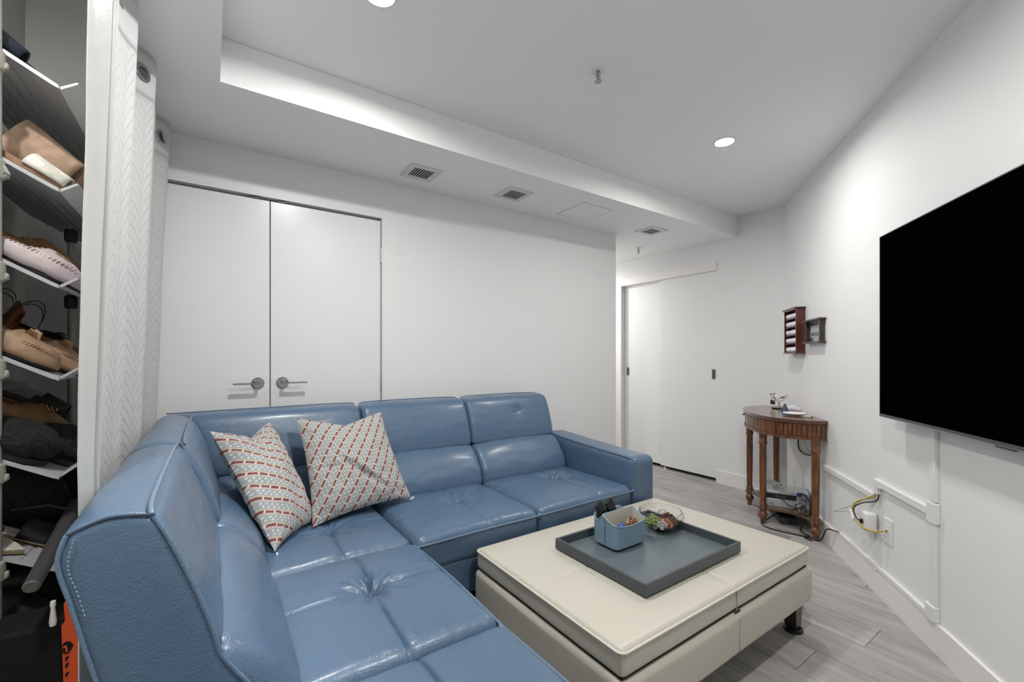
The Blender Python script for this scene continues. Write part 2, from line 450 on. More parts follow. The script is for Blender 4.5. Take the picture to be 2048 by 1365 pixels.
# ceiling fittings
for i, (p, e) in enumerate(DOWNLIGHTS):
    lab = ['round recessed LED downlight glowing above the TV side', 'round recessed LED downlight at the top edge, near the soffit corner',
           'round LED downlight behind the viewer', 'round LED downlight in the hallway by the sliding doors', 'added LED downlight out of view, brightening the closet before the shoe rack'][i]
    if i == 1: lab = 'glowing downlight cut by the top of the picture, above the sofa'
    if i == 0: lab = 'glowing round downlight in the ceiling, nearest the far corner'
    t_ = thing('recessed_light', lab, 'light', p)
    part('trim_ring', G().lathe([(.050, 0), (.052, -.004), (.060, -.004), (.064, 0)], 40, p, cap=False), M_WHITEP, t_, 40)
    part('lens', G().lathe([(.001, -.003), (.051, -.003)], 40, p, cap=False), M_LED, t_)
def sprinkler(x, y, z, label):
    t_ = thing('sprinkler_head', label, 'sprinkler', (x, y, z))
    part('escutcheon', G().lathe([(.036, 0), (.034, -.005), (.024, -.008), (.012, -.006)], 32, (x, y, z)), M_WHITEP, t_, 40)
    part('body', G().lathe([(.008, -.004), (.009, -.018), (.006, -.024)], 16, (x, y, z)), M_CHROME, t_, 40)
    part('frame_arms', G().tube([(x-.010, y, z-.022), (x-.013, y, z-.034), (x-.004, y, z-.050)], .0018, 6).tube([(x+.010, y, z-.022), (x+.013, y, z-.034), (x+.004, y, z-.050)], .0018, 6), M_CHROME, t_, 40)
    part('glass_bulb', G().tube([(x, y, z-.022), (x, y, z-.048)], .0022, 8), mat('bulb_red', (.05, .01, .01), .2), t_, 40)
    part('deflector', G().lathe([(.001, -.050), (.016, -.052), (.016, -.0535), (.001, -.054)], 16, (x, y, z)), M_CHROME, t_, 30)
sprinkler(1.415, 1.37, ZC, 'chrome fire sprinkler head on the main ceiling in white cup')
sprinkler(3.517, 2.854, ZS, 'small sprinkler head on the low ceiling before the sliding doors')
M_VENT = mat('vent_white', (.66, .66, .66), .45)
def grille(x0, x1, y0, y1, label, slats):
    cx, cy = (x0+x1)/2, (y0+y1)/2
    t_ = thing('air_vent', label, 'vent', (cx, cy, ZS))
    b = .036
    g = G(); z0, z1 = ZS-.007, ZS
    g.box(x0, x1, y0, y0+b, z0, z1).box(x0, x1, y1-b, y1, z0, z1).box(x0, x0+b, y0+b, y1-b, z0, z1).box(x1-b, x1, y0+b, y1-b, z0, z1)
    part('frame', g, M_VENT, t_)
    part('backing', G().box(x0+b, x1-b, y0+b, y1-b, ZS-.0015, ZS-.0005), mat('vent_dark', (.05, .05, .05), .8), t_)
    if slats:
        n = 8
        for i in range(n):
            x = x0+b+(i+.6)*(x1-x0-2*b)/n
            g = G().add([(x-.002, y0+b, z0), (x+.0, y0+b, z0), (x+.008, y0+b, z1-.002), (x+.006, y0+b, z1-.002),
                         (x-.002, y1-b, z0), (x+.0, y1-b, z0), (x+.008, y1-b, z1-.002), (x+.006, y1-b, z1-.002)],
                        [(0, 1, 2, 3), (7, 6, 5, 4), (0, 4, 5, 1), (1, 5, 6, 2), (2, 6, 7, 3), (3, 7, 4, 0)])
            part('slat', g, M_VENT, t_)
    else:
        g = G(); n = 11; z = ZS-.005
        for i in range(n):
            x = x0+b+(i+.5)*(x1-x0-2*b)/n; y = y0+b+(i+.5)*(y1-y0-2*b)/n
            g.box(x-.0017, x+.0017, y0+b, y1-b, z-.001, z+.003); g.box(x0+b, x1-b, y-.0017, y+.0017, z-.001, z+.003)
        part('mesh_grid', g, mat('vent_grid', (.30, .30, .30), .5), t_, kind='stuff')
    for sx, sy in ((x0+b/2, cy), (x1-b/2, cy)):
        part('screw', G().lathe([(.0035, -.0085), (.0035, -.007)], 10, (sx, sy, ZS)), M_STEEL, t_)
grille(.933, 1.127, 2.330, 2.523, 'square slatted air vent nearest the double doors', True)
grille(1.577, 1.772, 2.292, 2.488, 'square mesh air vent between slatted vent and access panel', False)
grille(3.028, 3.235, 2.313, 2.500, 'square mesh air vent near the sliding doors', False)
t_ = thing('access_panel', 'flush square access panel in the soffit between the mesh vents', 'panel', (2.32, 2.385, ZS))
x0, x1, y0, y1 = 2.175, 2.465, 2.238, 2.532
part('frame', G().box(x0-.004, x1+.004, y0-.004, y1+.004, ZS-.0008, ZS), mat('panel_gap', (.30, .30, .30), .8), t_)
part('panel', G().box(x0, x1, y0, y1, ZS-.0012, ZS-.0009), M_CEIL, t_)
part('latch', G().lathe([(.003, -.0038), (.003, -.003)], 10, (x0+.03, (y0+y1)/2, ZS)), M_STEEL, t_)

# ------------------------------------------------------------------ soft shapes
def axis(lo, hi, r, n, a=5):
    s = [lo+r-r*math.tan(PI/4*(1-k/a)) for k in range(a)]
    m = [lo+r+(hi-lo-2*r)*k/n for k in range(n+1)]
    return s+m+[lo+hi-v for v in reversed(s)]
def soft_box(x0, x1, y0, y1, z0, z1, r, nx, ny, nz, disp=None, a=5):
    """rounded box as a quad grid; disp(point, normal) moves each vertex"""
    ax = (axis(x0, x1, r, nx, a), axis(y0, y1, r, ny, a), axis(z0, z1, r, nz, a))
    lo = (x0+r, y0+r, z0+r); hi = (x1-r, y1-r, z1-r)
    idx = {}; vs = []; fs = []
    L = [len(q)-1 for q in ax]
    def V(i, j, k):
        key = (i, j, k)
        if key not in idx:
            p = Vector((ax[0][i], ax[1][j], ax[2][k]))
            q = Vector([min(max(p[c], lo[c]), hi[c]) for c in range(3)])
            d = (p-q); d.normalize()
            p = q+d*r
            if disp: p = disp(p, d)
            idx[key] = len(vs); vs.append(p)
        return idx[key]
    for j in range(L[1]):
        for i in range(L[0]):
            for k, flip in ((0, 1), (L[2], 0)):
                f = (V(i, j, k), V(i+1, j, k), V(i+1, j+1, k), V(i, j+1, k)); fs.append(f[::-1] if flip else f)
    for k in range(L[2]):
        for i in range(L[0]):
            for j in (0, L[1]): fs.append((V(i, j, k), V(i+1, j, k), V(i+1, j, k+1), V(i, j, k+1)))
        for j in range(L[1]):
            for i in (0, L[0]): fs.append((V(i, j, k), V(i, j+1, k), V(i, j+1, k+1), V(i, j, k+1)))
    return G().add(vs, fs)
def nz3(p, s, o=0): return noise.noise(Vector((p.x*s+o, p.y*s-o, p.z*s+2*o)))
def seat_disp(x0, x1, y0, y1, zt, crown, cx, cy, seamx, seamy, tuft, seed):
    def f(p, d):
        u = (p.x-(x0+x1)/2)/((x1-x0)/2); v = (p.y-(y0+y1)/2)/((y1-y0)/2)
        top = max(0.0, (p.z-(zt-.055))/.055)
        if d.z < -.3: top = 0
        z = crown*(1-u**4)*(1-v**4)
        # grooves curve gently through the tuft
        gx = cx+.012*math.sin((p.y-cy)*7); gy = cy+.014*math.sin((p.x-cx)*6)
        dx = p.x-gx; dy = p.y-gy
        if seamx: z -= seamx*(math.exp(-(dx/.0042)**2)+.55*math.exp(-(dx/.020)**2))
        if seamy: z -= seamy*(math.exp(-(dy/.0042)**2)+.55*math.exp(-(dy/.020)**2))
        rr = math.hypot(p.x-cx, p.y-cy); an = math.atan2(p.y-cy, p.x-cx)
        z -= tuft*(math.exp(-(rr/.022)**2)+.75*math.exp(-(rr/.075)**2))
        z += .0045*math.sin(an*9+seed)*math.exp(-((rr-.055)/.045)**2)*(tuft/.02)
        z += .0035*nz3(p, 5, seed)+.0018*nz3(p, 15, seed)
        # strain wrinkles near the front and side edges
        e = max(abs(u), abs(v))
        z += .0022*nz3(Vector((p.x*(1 if abs(v) > abs(u) else .25), p.y*(.25 if abs(v) > abs(u) else 1), 0)), 34, seed)*max(0, e-.55)*2
        p = p+Vector((0, 0, z*top))
        side = (1-top)
        k = .004*nz3(p, 9, seed+3)*side
        return p+Vector((d.x, d.y, 0))*k
    return f
def resample(pts, n, closed=True):
    P = [Vector((p[0], p[1])) for p in pts]
    if closed: P.append(P[0])
    L = [0]
    for i in range(1, len(P)): L.append(L[-1]+(P[i]-P[i-1]).length)
    out = []; j = 0
    for k in range(n):
        s = L[-1]*k/n
        while L[j+1] < s: j += 1
        t = (s-L[j])/(L[j+1]-L[j]); out.append(P[j].lerp(P[j+1], t))
    return out
def smooth_loop(pts, sub=6):
    n = len(pts); out = []
    P = [Vector((p[0], p[1])) for p in pts]
    for i in range(n):
        p0, p1, p2, p3 = P[i-1], P[i], P[(i+1) % n], P[(i+2) % n]
        for k in range(sub):
            t = k/sub
            out.append(.5*((2*p1)+(-p0+p2)*t+(2*p0-5*p1+4*p2-p3)*t*t+(-p0+3*p1-3*p2+p3)*t**3))
    return out
def sweep(prof, s0, s1, place, r0=.02, r1=.02, ns=34, n=84, m0=0.0, m1=0.0, bulge=0.0, seed=0, amp=.0025, cap_bulge=.0, dent=None):
    """closed profile (p, z) swept along s; place(s, p, z) -> world; m0/m1: mitre slopes of the ends with p"""
    loop = resample(smooth_loop(prof), n)
    area2 = sum(loop[i].x*loop[(i+1) % n].y-loop[(i+1) % n].x*loop[i].y for i in range(n))
    sg = 1 if area2 > 0 else -1
    nor = []
    for i in range(n):
        t = loop[(i+1) % n]-loop[i-1]; t.normalize(); nor.append(Vector((t.y, -t.x))*sg)
    st = []
    L = s1-s0
    a = 6
    for k in range(a+1):
        th = PI/2*k/a; st.append((r0*(1-math.sin(th)), 'a', r0*(1-math.cos(th))))
    st = [(r0*(1-math.cos(PI/2*k/a)), r0*(1-math.sin(PI/2*k/a))) for k in range(a)]
    st += [(r0+(L-r0-r1)*k/ns, 0) for k in range(ns+1)]
    st += [(L-r1*(1-math.cos(PI/2*k/a)), r1*(1-math.sin(PI/2*k/a))) for k in range(a-1, -1, -1)]
    rows = []
    for s, ins in st:
        f = s/L; row = []
        for i in range(n):
            q = loop[i]-nor[i]*ins
            b = bulge*(1-(2*f-1)**4)
            P0 = Vector((q.x*3, q.y*3, s*3))
            q = q+nor[i]*(b+amp*noise.noise(P0*2+Vector((seed, 0, 0)))+amp*.6*noise.noise(Vector((q.x*8, q.y*30, s*9+seed))))
            if dent: q = q+nor[i]*dent(s, q)
            ss = s0+s+(m0*q.x*(1-f)+m1*q.x*f)
            row.append(place(ss, q.x, q.y))
        rows.append(row)
    g = G().grid(rows, close=True)
    m = len(rows)
    # end caps: concentric rings
    for ri, sgn in ((0, 1), (m-1, -1)):
        base = rows[ri]; c = sum(base, Vector())/n
        ring = [base]+[[c.lerp(p, k) for p in base] for k in (.7, .35)]
        g.grid(ring, close=True)
        g.add(ring[-1], [tuple(range(n)) if sgn > 0 else tuple(range(n-1, -1, -1))])
    bm = bmesh.new(); vs = [bm.verts.new(v) for v in g.v]
    for f in g.f:
        try: bm.faces.new([vs[i] for i in f])
        except ValueError: pass
    bmesh.ops.remove_doubles(bm, verts=bm.verts[:], dist=1e-5)
    bmesh.ops.recalc_face_normals(bm, faces=bm.faces[:])
    return G().bm(bm)

# ------------------------------------------------------------------ sectional sofa
SX0, SY0 = .14, 2.19               # where the backs meet the seats
FY, FX = 1.635, .675               # seat fronts
sofa = thing('sectional_sofa', 'blue leather L-shaped sectional sofa with tufted seats along the white doors', 'sofa', (.7, 1.6, 0))
ZT = .452
def back_place(s, p, z): return Vector((s, SY0+p, z))
def left_place(s, p, z): return Vector((SX0-p-.003*max(0, (1.65-s)/.7), s, z))
HEAD = [(.125, .650), (.118, .69), (.140, .775), (.175, .862), (.203, .905), (.240, .921), (.290, .921), (.325, .900), (.335, .84), (.325, .74), (.305, .652), (.22, .646)]
LUMB = [(.02, .40), (-.018, .455), (-.006, .52), (.035, .585), (.078, .632), (.120, .652), (.20, .648), (.285, .648), (.285, .53), (.27, .40), (.15, .392)]
REAR = [(.15, .20), (.15, .40), (.235, .40), (.252, .64), (.277, .64), (.262, .42), (.240, .20)]
# seats -----------------------------------------------------------
def seat(x0, x1, y0, y1, cx, cy, sx, sy, tuft, seed, crown=.017):
    g = soft_box(x0, x1, y0, y1, .305, ZT, .040, 96, 96, 6, seat_disp(x0, x1, y0, y1, ZT, crown, cx, cy, sx, sy, tuft, seed))
    return part('seat_cushion', g, M_BLUE, sofa, 60)
e = .0015
s_c = seat(SX0-.02, .670-e, 1.650+e, SY0+.03, .414, 1.93, .007, .003, .012, 1)
s_b1 = seat(.670+e, 1.300-e, FY, SY0+.03, 1.03, 1.965, .005, .0, .017, 2)
s_b2 = seat(1.300+e, 1.972, FY, SY0+.03, 1.72, 2.03, .004, .002, .026, 3)
s_l1 = seat(SX0-.02, FX, 1.020+e, 1.650-e, .418, 1.375, .008, .007, .030, 4)
s_l2 = seat(SX0-.02, FX, .380, 1.020-e, .405, .70, .008, .007, .030, 5)
def piping(pts, parent, r=.0042, m=None): return part('piping', G().tube(bez(pts, 6), r, 8), m or M_PIPE, parent, 60)
zp = .425
for s_, a, b in ((s_b1, .672, 1.298), (s_b2, 1.302, 1.970)):
    piping([(a, FY+.012, zp+.004), (a+.02, FY-.001, zp), ((a+b)/2, FY-.004, zp+.004), (b-.02, FY-.001, zp), (b, FY+.012, zp+.004)], s_)
for s_, a, b in ((s_l1, 1.022, 1.648), (s_l2, .382, 1.018)):
    piping([(FX-.012, a, zp+.004), (FX+.001, a+.02, zp), (FX+.004, (a+b)/2, zp+.004), (FX+.001, b-.02, zp), (FX-.012, b, zp+.004)], s_)
# base ------------------------------------------------------------
part('base', soft_box(-.13, FX-.012, .395, 1.66, .165, .318, .012, 8, 20, 4, lambda p, d: p+d*.003*nz3(p, 7)), M_BLUE, sofa, 50)
part('base', soft_box(-.13, FX-.012, 1.662, 2.45, .165, .318, .012, 8, 12, 4), M_BLUE, sofa, 50)
part('base', soft_box(FX-.010, 1.968, FY+.012, 2.45, .165, .318, .012, 30, 8, 4, lambda p, d: p+d*.003*nz3(p, 7, 4)), M_BLUE, sofa, 50)
for x, y in ((.60, .47), (-.08, .47), (.60, 1.60), (-.08, 2.38), (1.10, 1.72), (1.88, 1.72), (1.88, 2.38), (1.0, 2.38)):
    part('leg', G().box(x-.03, x+.03, y-.03, y+.03, 0, .166, .004, 1), M_BLACK, sofa)
# backs -----------------------------------------------------------
def dentf(cs, cz, depth):
    def f(s, q):
        if q.x > .22: return 0
        d = math.hypot((s-cs)*.8, (q.y-cz)); return -depth*math.exp(-(d/.03)**2)*(1+.5*math.sin(8*math.atan2(q.y-cz, s-cs)))
    return f
YE = .938
def back(nm, prof, s0, s1, place, **kw):
    g = sweep(prof, s0, s1, place, **kw); return part(nm, g, M_BLUE, sofa, 50)
BS = [(.672, 1.308), (1.311, 1.955)]
for i, (a, b) in enumerate(BS):
    hc = back('head_cushion', HEAD, a, b, back_place, r0=.028, r1=.028, bulge=.008, seed=i*3, dent=dentf(.36, .83, .012) if i == 1 else None)
    lc = back('lumbar_cushion', LUMB, a, b, back_place, r0=.030, r1=.030, bulge=.012, seed=i*3+1, amp=.004)
    piping([(a+.012, SY0+.300, .915), (a+.05, SY0+.305, .929), ((a+b)/2, SY0+.305, .932), (b-.05, SY0+.305, .929), (b-.012, SY0+.300, .915)], hc, .0035)
# corner pieces, mitred on the diagonal
hc = back('head_cushion', HEAD, SX0-.0, .669, back_place, r0=.004, r1=.028, m0=-1.0, m1=0.0, bulge=.006, seed=11)
piping([(SX0-.30, SY0+.305, .926), (.3, SY0+.305, .930), (.62, SY0+.305, .929), (.657, SY0+.300, .915)], hc, .0035)
back('lumbar_cushion', LUMB, SX0-.0, .669, back_place, r0=.004, r1=.030, m0=-1.0, m1=0.0, bulge=.010, seed=12)
hc = back('head_cushion', HEAD, 1.655, SY0, left_place, r0=.028, r1=.004, m0=0.0, m1=1.0, bulge=.006, seed=13)
piping([(SX0-.203, 1.668, .912), (SX0-.206, 1.72, .926), (SX0-.206, 2.1, .928), (SX0-.203, 2.385, .925)], hc, .0035)
back('lumbar_cushion', LUMB, 1.655, SY0, left_place, r0=.030, r1=.004, m0=0.0, m1=1.0, bulge=.010, seed=14)
# the near unit of the left run: one flat end panel, edged with piping
HEADN = [(.125, .650), (.132, .70), (.160, .785), (.195, .875), (.210, .908), (.225, .918), (.255, .924), (.300, .916), (.327, .895), (.326, .85), (.306, .75), (.280, .652), (.22, .646)]
hc = back('head_cushion', HEADN, YE+.006, 1.652, left_place, r0=.010, r1=.028, bulge=.004, seed=15)
lc = back('lumbar_cushion', LUMB, YE+.004, 1.652, left_place, r0=.055, r1=.030, bulge=.010, seed=16, amp=.004)
ENDP = [(.040, .17), (.040, .30), (.046, .46), (.072, .565), (.100, .615), (.121, .652), (.133, .70), (.160, .785), (.195, .875), (.212, .910), (.222, .917), (.258, .925), (.303, .917), (.328, .897), (.328, .865), (.314, .80), (.299, .73), (.281, .655), (.254, .50), (.238, .17)]
LP_ = resample([Vector(p) for p in ENDP], 90)
def end_ring(y, ins):
    c = Vector((.19, .55)); return [Vector((SX0-.003-(p.x+(c.x-p.x)*ins), y, p.y+(c.y-p.y)*ins)) for p in LP_]
g = G().grid([end_ring(YE+.03, .02), end_ring(YE+.006, 0), end_ring(YE+.001, .012), end_ring(YE-.001, .04), end_ring(YE-.003, .3), end_ring(YE-.004, .65), end_ring(YE-.004, .98)], close=True)
part('end_panel', g, M_BLUE, sofa, 50)
SXN = SX0; SX0 = SX0-.003
yo = YE-.001
piping([(SX0-.046, yo, .45), (SX0-.072, yo, .563), (SX0-.100, yo, .613), (SX0-.121, yo, .652), (SX0-.133, yo, .70), (SX0-.160, yo, .785), (SX0-.194, yo, .874), (SX0-.214, yo+.003, .914)], hc, .0042)
piping([(SX0-.216, yo+.003, .917), (SX0-.220, YE+.06, .930), (SX0-.218, 1.3, .935), (SX0-.214, 1.6, .930), (SX0-.206, 1.640, .915)], hc, .0045)
part('seam', G().tube(bez([(SX0-.219, yo+.003, .918), (SX0-.27, yo+.003, .923), (SX0-.318, yo+.003, .906)]), .0028, 6), M_SEAM, hc, 60)
piping([(SX0-.262, yo, .55), (SX0-.280, yo, .65), (SX0-.298, yo, .73), (SX0-.313, yo, .80), (SX0-.327, yo, .865), (SX0-.318, yo+.001, .906)], hc, .0035)
g = G()
path = bez([(SX0-.252, yo-.004, .56), (SX0-.270, yo-.004, .66), (SX0-.290, yo-.004, .75), (SX0-.303, yo-.004, .81), (SX0-.315, yo-.004, .86), (SX0-.308, yo-.004, .902)], 14)
for i in range(34, len(path)-1, 2): g.tube([path[i], path[i].lerp(path[i+1], .8)], .0010, 5)
part('stitching', g, mat('pale_thread', (.30, .38, .48), .6), hc, kind='stuff')
SX0 = SXN
g = sweep(REAR, YE+.01, SY0+.27, left_place, r0=.006, r1=.006, ns=6, n=60); part('rear_panel', g, M_BLUE, sofa, 40)
g = sweep(REAR, SX0-.27, 1.95, back_place, r0=.006, r1=.006, ns=6, n=60); part('rear_panel', g, M_BLUE, sofa, 40)
# arm ------------------------------------------------------------
def armd(p, d):
    f = (p.y-FY)/(2.45-FY)
    top = max(0, (p.z-.45)/.15)
    u = (p.x-2.07)/.1
    return p+Vector((d.x*.002*nz3(p, 6), -.006*(1-u*u)*(1 if d.y < -.5 else 0), top*(.045*max(0, f)**1.3+.006*(1-u*u))+.002*nz3(p, 6, 2)))
ar = part('arm', soft_box(1.974, 2.163, FY, 2.45, .165, .602, .036, 14, 40, 18, armd), M_BLUE, sofa, 60)
piping([(1.981, FY+.006, .20), (1.981, FY+.004, .45), (1.981, FY+.006, .575), (1.984, FY+.03, .600), (1.983, 1.85, .612), (1.983, 2.1, .625), (1.983, 2.38, .645)], ar, .0038)

# ------------------------------------------------------------------ throw pillows
def pillow_mat():
    m = mat('dot_dash_cotton', (.5, .5, .5), .75, spec=.25)
    nt = m.node_tree; b = nt.nodes['Principled BSDF']
    b.inputs['Sheen Weight'].default_value = .15
    uv = node(nt, 'ShaderNodeUVMap'); sp = node(nt, 'ShaderNodeSeparateXYZ'); nt.links.new(uv.outputs[0], sp.inputs[0])
    U, V = sp.outputs[0], sp.outputs[1]       # metres along and across the stripes
    P = .045
    row = math_n(nt, 'FLOOR', math_n(nt, 'DIVIDE', V, P))
    t = math_n(nt, 'FRACT', math_n(nt, 'DIVIDE', V, P))
    def band(x, a, b_): return math_n(nt, 'MULTIPLY', math_n(nt, 'GREATER_THAN', x, a), math_n(nt, 'LESS_THAN', x, b_))
    grey, cream, red, tan, white = (.31, .34, .35), (.55, .50, .45), (.185, .055, .066), (.46, .40, .30), (.62, .60, .56)
    shift = math_n(nt, 'MULTIPLY', row, .017)
    dash = math_n(nt, 'FRACT', math_n(nt, 'DIVIDE', math_n(nt, 'ADD', U, shift), .038))
    c = mixc(nt, band(t, .0, .18), grey, mixc(nt, band(dash, .17, 1.0), white, red))
    c = mixc(nt, band(t, .18, .32), c, tan)
    c = mixc(nt, band(t, .86, 1.0), c, (.48, .40, .36))
    def dots(t0, off):
        du = math_n(nt, 'SUBTRACT', math_n(nt, 'FRACT', math_n(nt, 'DIVIDE', math_n(nt, 'ADD', U, off), .022)), .5)
        du = math_n(nt, 'MULTIPLY', du, .022); dv = math_n(nt, 'MULTIPLY', math_n(nt, 'SUBTRACT', t, t0), P)
        d = math_n(nt, 'SQRT', math_n(nt, 'ADD', math_n(nt, 'MULTIPLY', du, du), math_n(nt, 'MULTIPLY', dv, dv)))
        return math_n(nt, 'LESS_THAN', d, .0036)
    c = mixc(nt, dots(.48, 0), c, white); c = mixc(nt, dots(.70, .011), c, white)
    nt.links.new(c, b.inputs['Base Color'])
    tc = node(nt, 'ShaderNodeTexCoord'); n = node(nt, 'ShaderNodeTexNoise'); n.inputs['Scale'].default_value = 22; n.inputs['Detail'].default_value = 4
    nt.links.new(tc.outputs['Object'], n.inputs['Vector'])
    bp = node(nt, 'ShaderNodeBump'); bp.inputs['Strength'].default_value = .35; bp.inputs['Distance'].default_value = .006
    nt.links.new(n.outputs['Fac'], bp.inputs['Height']); nt.links.new(bp.outputs['Normal'], b.inputs['Normal'])
    return m
M_PIL = pillow_mat()
def pillow(label, TL, TR, BR, BL, thick, seed, dent_top=.06, rot=45, folds=()):
    TL, TR, BR, BL = map(Vector, (TL, TR, BR, BL))
    c = (TL+TR+BR+BL)/4
    n = ((TR-BL).cross(TL-BR)).normalized()
    if n.y > 0: n = -n                       # towards the room
    t_ = thing('throw_pillow', label, 'cushion', tuple(c-Vector((0, 0, (TL.z-BL.z)/2))), group='patterned throw pillows on the sofa')
    N = 56; vs = []; fs = []; uvs = []
    for side in (1, -1):
        for j in range(N+1):
            for i in range(N+1):
                u, v = 2*i/N-1, 2*j/N-1
                # concave edges, sharp corners
                k = .07
                uu = u*(1-k*(1-v*v)*abs(u)**1.5); vv = v*(1-k*(1-u*u)*abs(v)**1.5)
                if v > 0: vv -= dent_top*4*(1-abs(u))**1.6*v*v
                a = (uu+1)/2; b = (vv+1)/2
                p = (BL*(1-a)+BR*a)*(1-b)+(TL*(1-a)+TR*a)*b
                h = thick*max(0, (1-u**2))**.55*max(0, (1-v**2))**.55
                if v > 0.1: h *= 1-.28*math.exp(-(u/.35)**2)*v
                w_ = .010*noise.noise(Vector((u*2.2+seed, v*2.2, side)))+.005*noise.noise(Vector((u*6, v*6+seed, side)))
                # pulls towards the corners
                an = math.atan2(v, u); rad = math.hypot(u, v)
                w_ += .0045*math.sin(an*26+seed)*max(0, rad-.75)*1.8
                for (fu, fv, fa, fl, fw, fd) in folds:
                    du, dv = u-fu, v-fv; al = du*math.cos(fa)+dv*math.sin(fa); ac = -du*math.sin(fa)+dv*math.cos(fa)
                    w_ -= fd*math.exp(-(al/fl)**2)*math.exp(-(ac/fw)**2)-fd*.6*math.exp(-(al/fl)**2)*math.exp(-((ac-fw*1.7)/fw)**2)
                e_ = (1-u**2)*(1-v**2)
                p = p+n*side*(h/2+w_*min(1, e_*6))
                vs.append(p); W = (TR-TL).length*.5+(BR-BL).length*.5; H = (TL-BL).length*.5+(TR-BR).length*.5
                x, y = u*W/2, v*H/2; r_ = math.radians(rot)
                uvs.append((x*math.cos(r_)+y*math.sin(r_)+5, -x*math.sin(r_)+y*math.cos(r_)+5))
    M = N+1
    for s in range(2):
        o = s*M*M
        for j in range(N):
            for i in range(N):
                f = (o+j*M+i, o+j*M+i+1, o+(j+1)*M+i+1, o+(j+1)*M+i); fs.append(f if s == 0 else f[::-1])
    g = G().add(vs, fs)
    o = part('cover', g, M_PIL, t_, None, normals=False)
    me = o.data; ul = me.uv_layers.new(name='UVMap')
    for l in me.loops: ul.data[l.index].uv = uvs[l.vertex_index]
    me.polygons.foreach_set('use_smooth', [True]*len(me.polygons))
    edge = [BL, BL.lerp(BR, .5), BR]
    return t_, n
p1, n1 = pillow('pastel patterned throw pillow in the sofa corner, its stripes near level', (.000, 2.05, .895), (.232, 2.32, .878), (.372, 2.02, .480), (.195, 1.80, .470), .15, 3, .05, -35,
                folds=[(.3, .55, 1.2, .25, .06, .010)])
p2, n2 = pillow('pastel patterned throw pillow to the right, its stripes climbing steeply', (.334, 2.25, .893), (.740, 2.275, .892), (.815, 2.05, .495), (.352, 1.965, .472), .15, 8, .045, 55,
                folds=[(.05, -.35, -.75, .5, .055, .018), (-.55, -.1, -.1, .35, .04, .008)])
g = G().tube([(.20, 1.79, .470), (.205, 1.775, .452), (.207, 1.772, .440)], .003, 6)
part('zip_pull', g, M_WHITEP, p1, 40)
part('care_tag', G().box(-.010, .010, -.001, .001, 0, .010).xf(Matrix.Translation((.818, 2.035, .486)) @ Matrix.Rotation(-.4, 4, 'Y')), M_WHITEP, p2)

# ------------------------------------------------------------------ storage ottoman
OX0, OX1, OY0, OY1 = .924, 2.108, .805, 1.598
ott = thing('storage_ottoman', 'large cream leather storage ottoman used as a coffee table', 'ottoman', ((OX0+OX1)/2, (OY0+OY1)/2, 0))
OZ = .381; mx, my = (OX0+OX1)/2, (OY0+OY1)/2
def lidd(p, d):
    u = (p.x-mx)/((OX1-OX0)/2); v = (p.y-my)/((OY1-OY0)/2)
    top = max(0, (p.z-.345)/.036)
    z = .006*(1-u**4)*(1-v**4)-.004*(math.exp(-((p.x-mx)/.004)**2)+math.exp(-((p.y-my)/.004)**2)) + .0012*nz3(p, 5)
    return p+Vector((d.x*.0025*nz3(p, 8, 1), d.y*.0025*nz3(p, 8, 2), z*top))
lid = part('lid', soft_box(OX0, OX1, OY0, OY1, .290, OZ-.003, .022, 90, 70, 6, lidd), M_CREAM, ott, 60)
zq = .366; r = .022
def rect_loop(x0, x1, y0, y1, z, r):
    pts = []
    for cx, cy, a0 in ((x1-r, y1-r, 0), (x0+r, y1-r, 90), (x0+r, y0+r, 180), (x1-r, y0+r, 270)):
        for k in range(5):
            a = math.radians(a0+k*22.5); pts.append((cx+r*math.cos(a), cy+r*math.sin(a), z))
    pts.append(pts[0]); return pts
part('piping', G().tube(rect_loop(OX0-.001, OX1+.001, OY0-.001, OY1+.001, zq, r), .0038, 8, cap=False), M_CREAMP, lid, 60)
for x, y in ((OX0+.0062, OY0+.0062), (OX1-.0062, OY0+.0062), (OX0+.0062, OY1-.0062), (OX1-.0062, OY1-.0062)):
    part('corner_seam', G().tube([(x, y, .305), (x, y, .362)], .0016, 6), M_CREAMP, lid, 60)
part('corner_seam', G().tube([(mx, OY0-.0005, .295), (mx, OY0-.0005, .366)], .0018, 6), M_CSEAM, lid, 60)
part('corner_seam', G().tube([(OX1+.0005, my, .295), (OX1+.0005, my, .366)], .0018, 6), M_CSEAM, lid, 60)
body = part('body', soft_box(OX0-.008, OX1+.010, OY0-.010, OY1+.005, .140, .286, .020, 30, 24, 6, lambda p, d: p+Vector((d.x, d.y, 0))*.003*nz3(p, 6)), M_CREAM, ott, 60)
part('corner_seam', G().tube([(mx, OY0-.0105, .155), (mx, OY0-.0105, .27)], .0015, 6), M_CSEAM, body, 60)
part('lid_hinge', G().box(mx-.012, mx+.022, OY0-.002, OY0+.002, .286, .290), M_BLACK, ott)
part('lid_shadow_gap', G().box(OX0+.01, OX1-.01, OY0+.01, OY1-.01, .284, .292), M_DARK, ott)
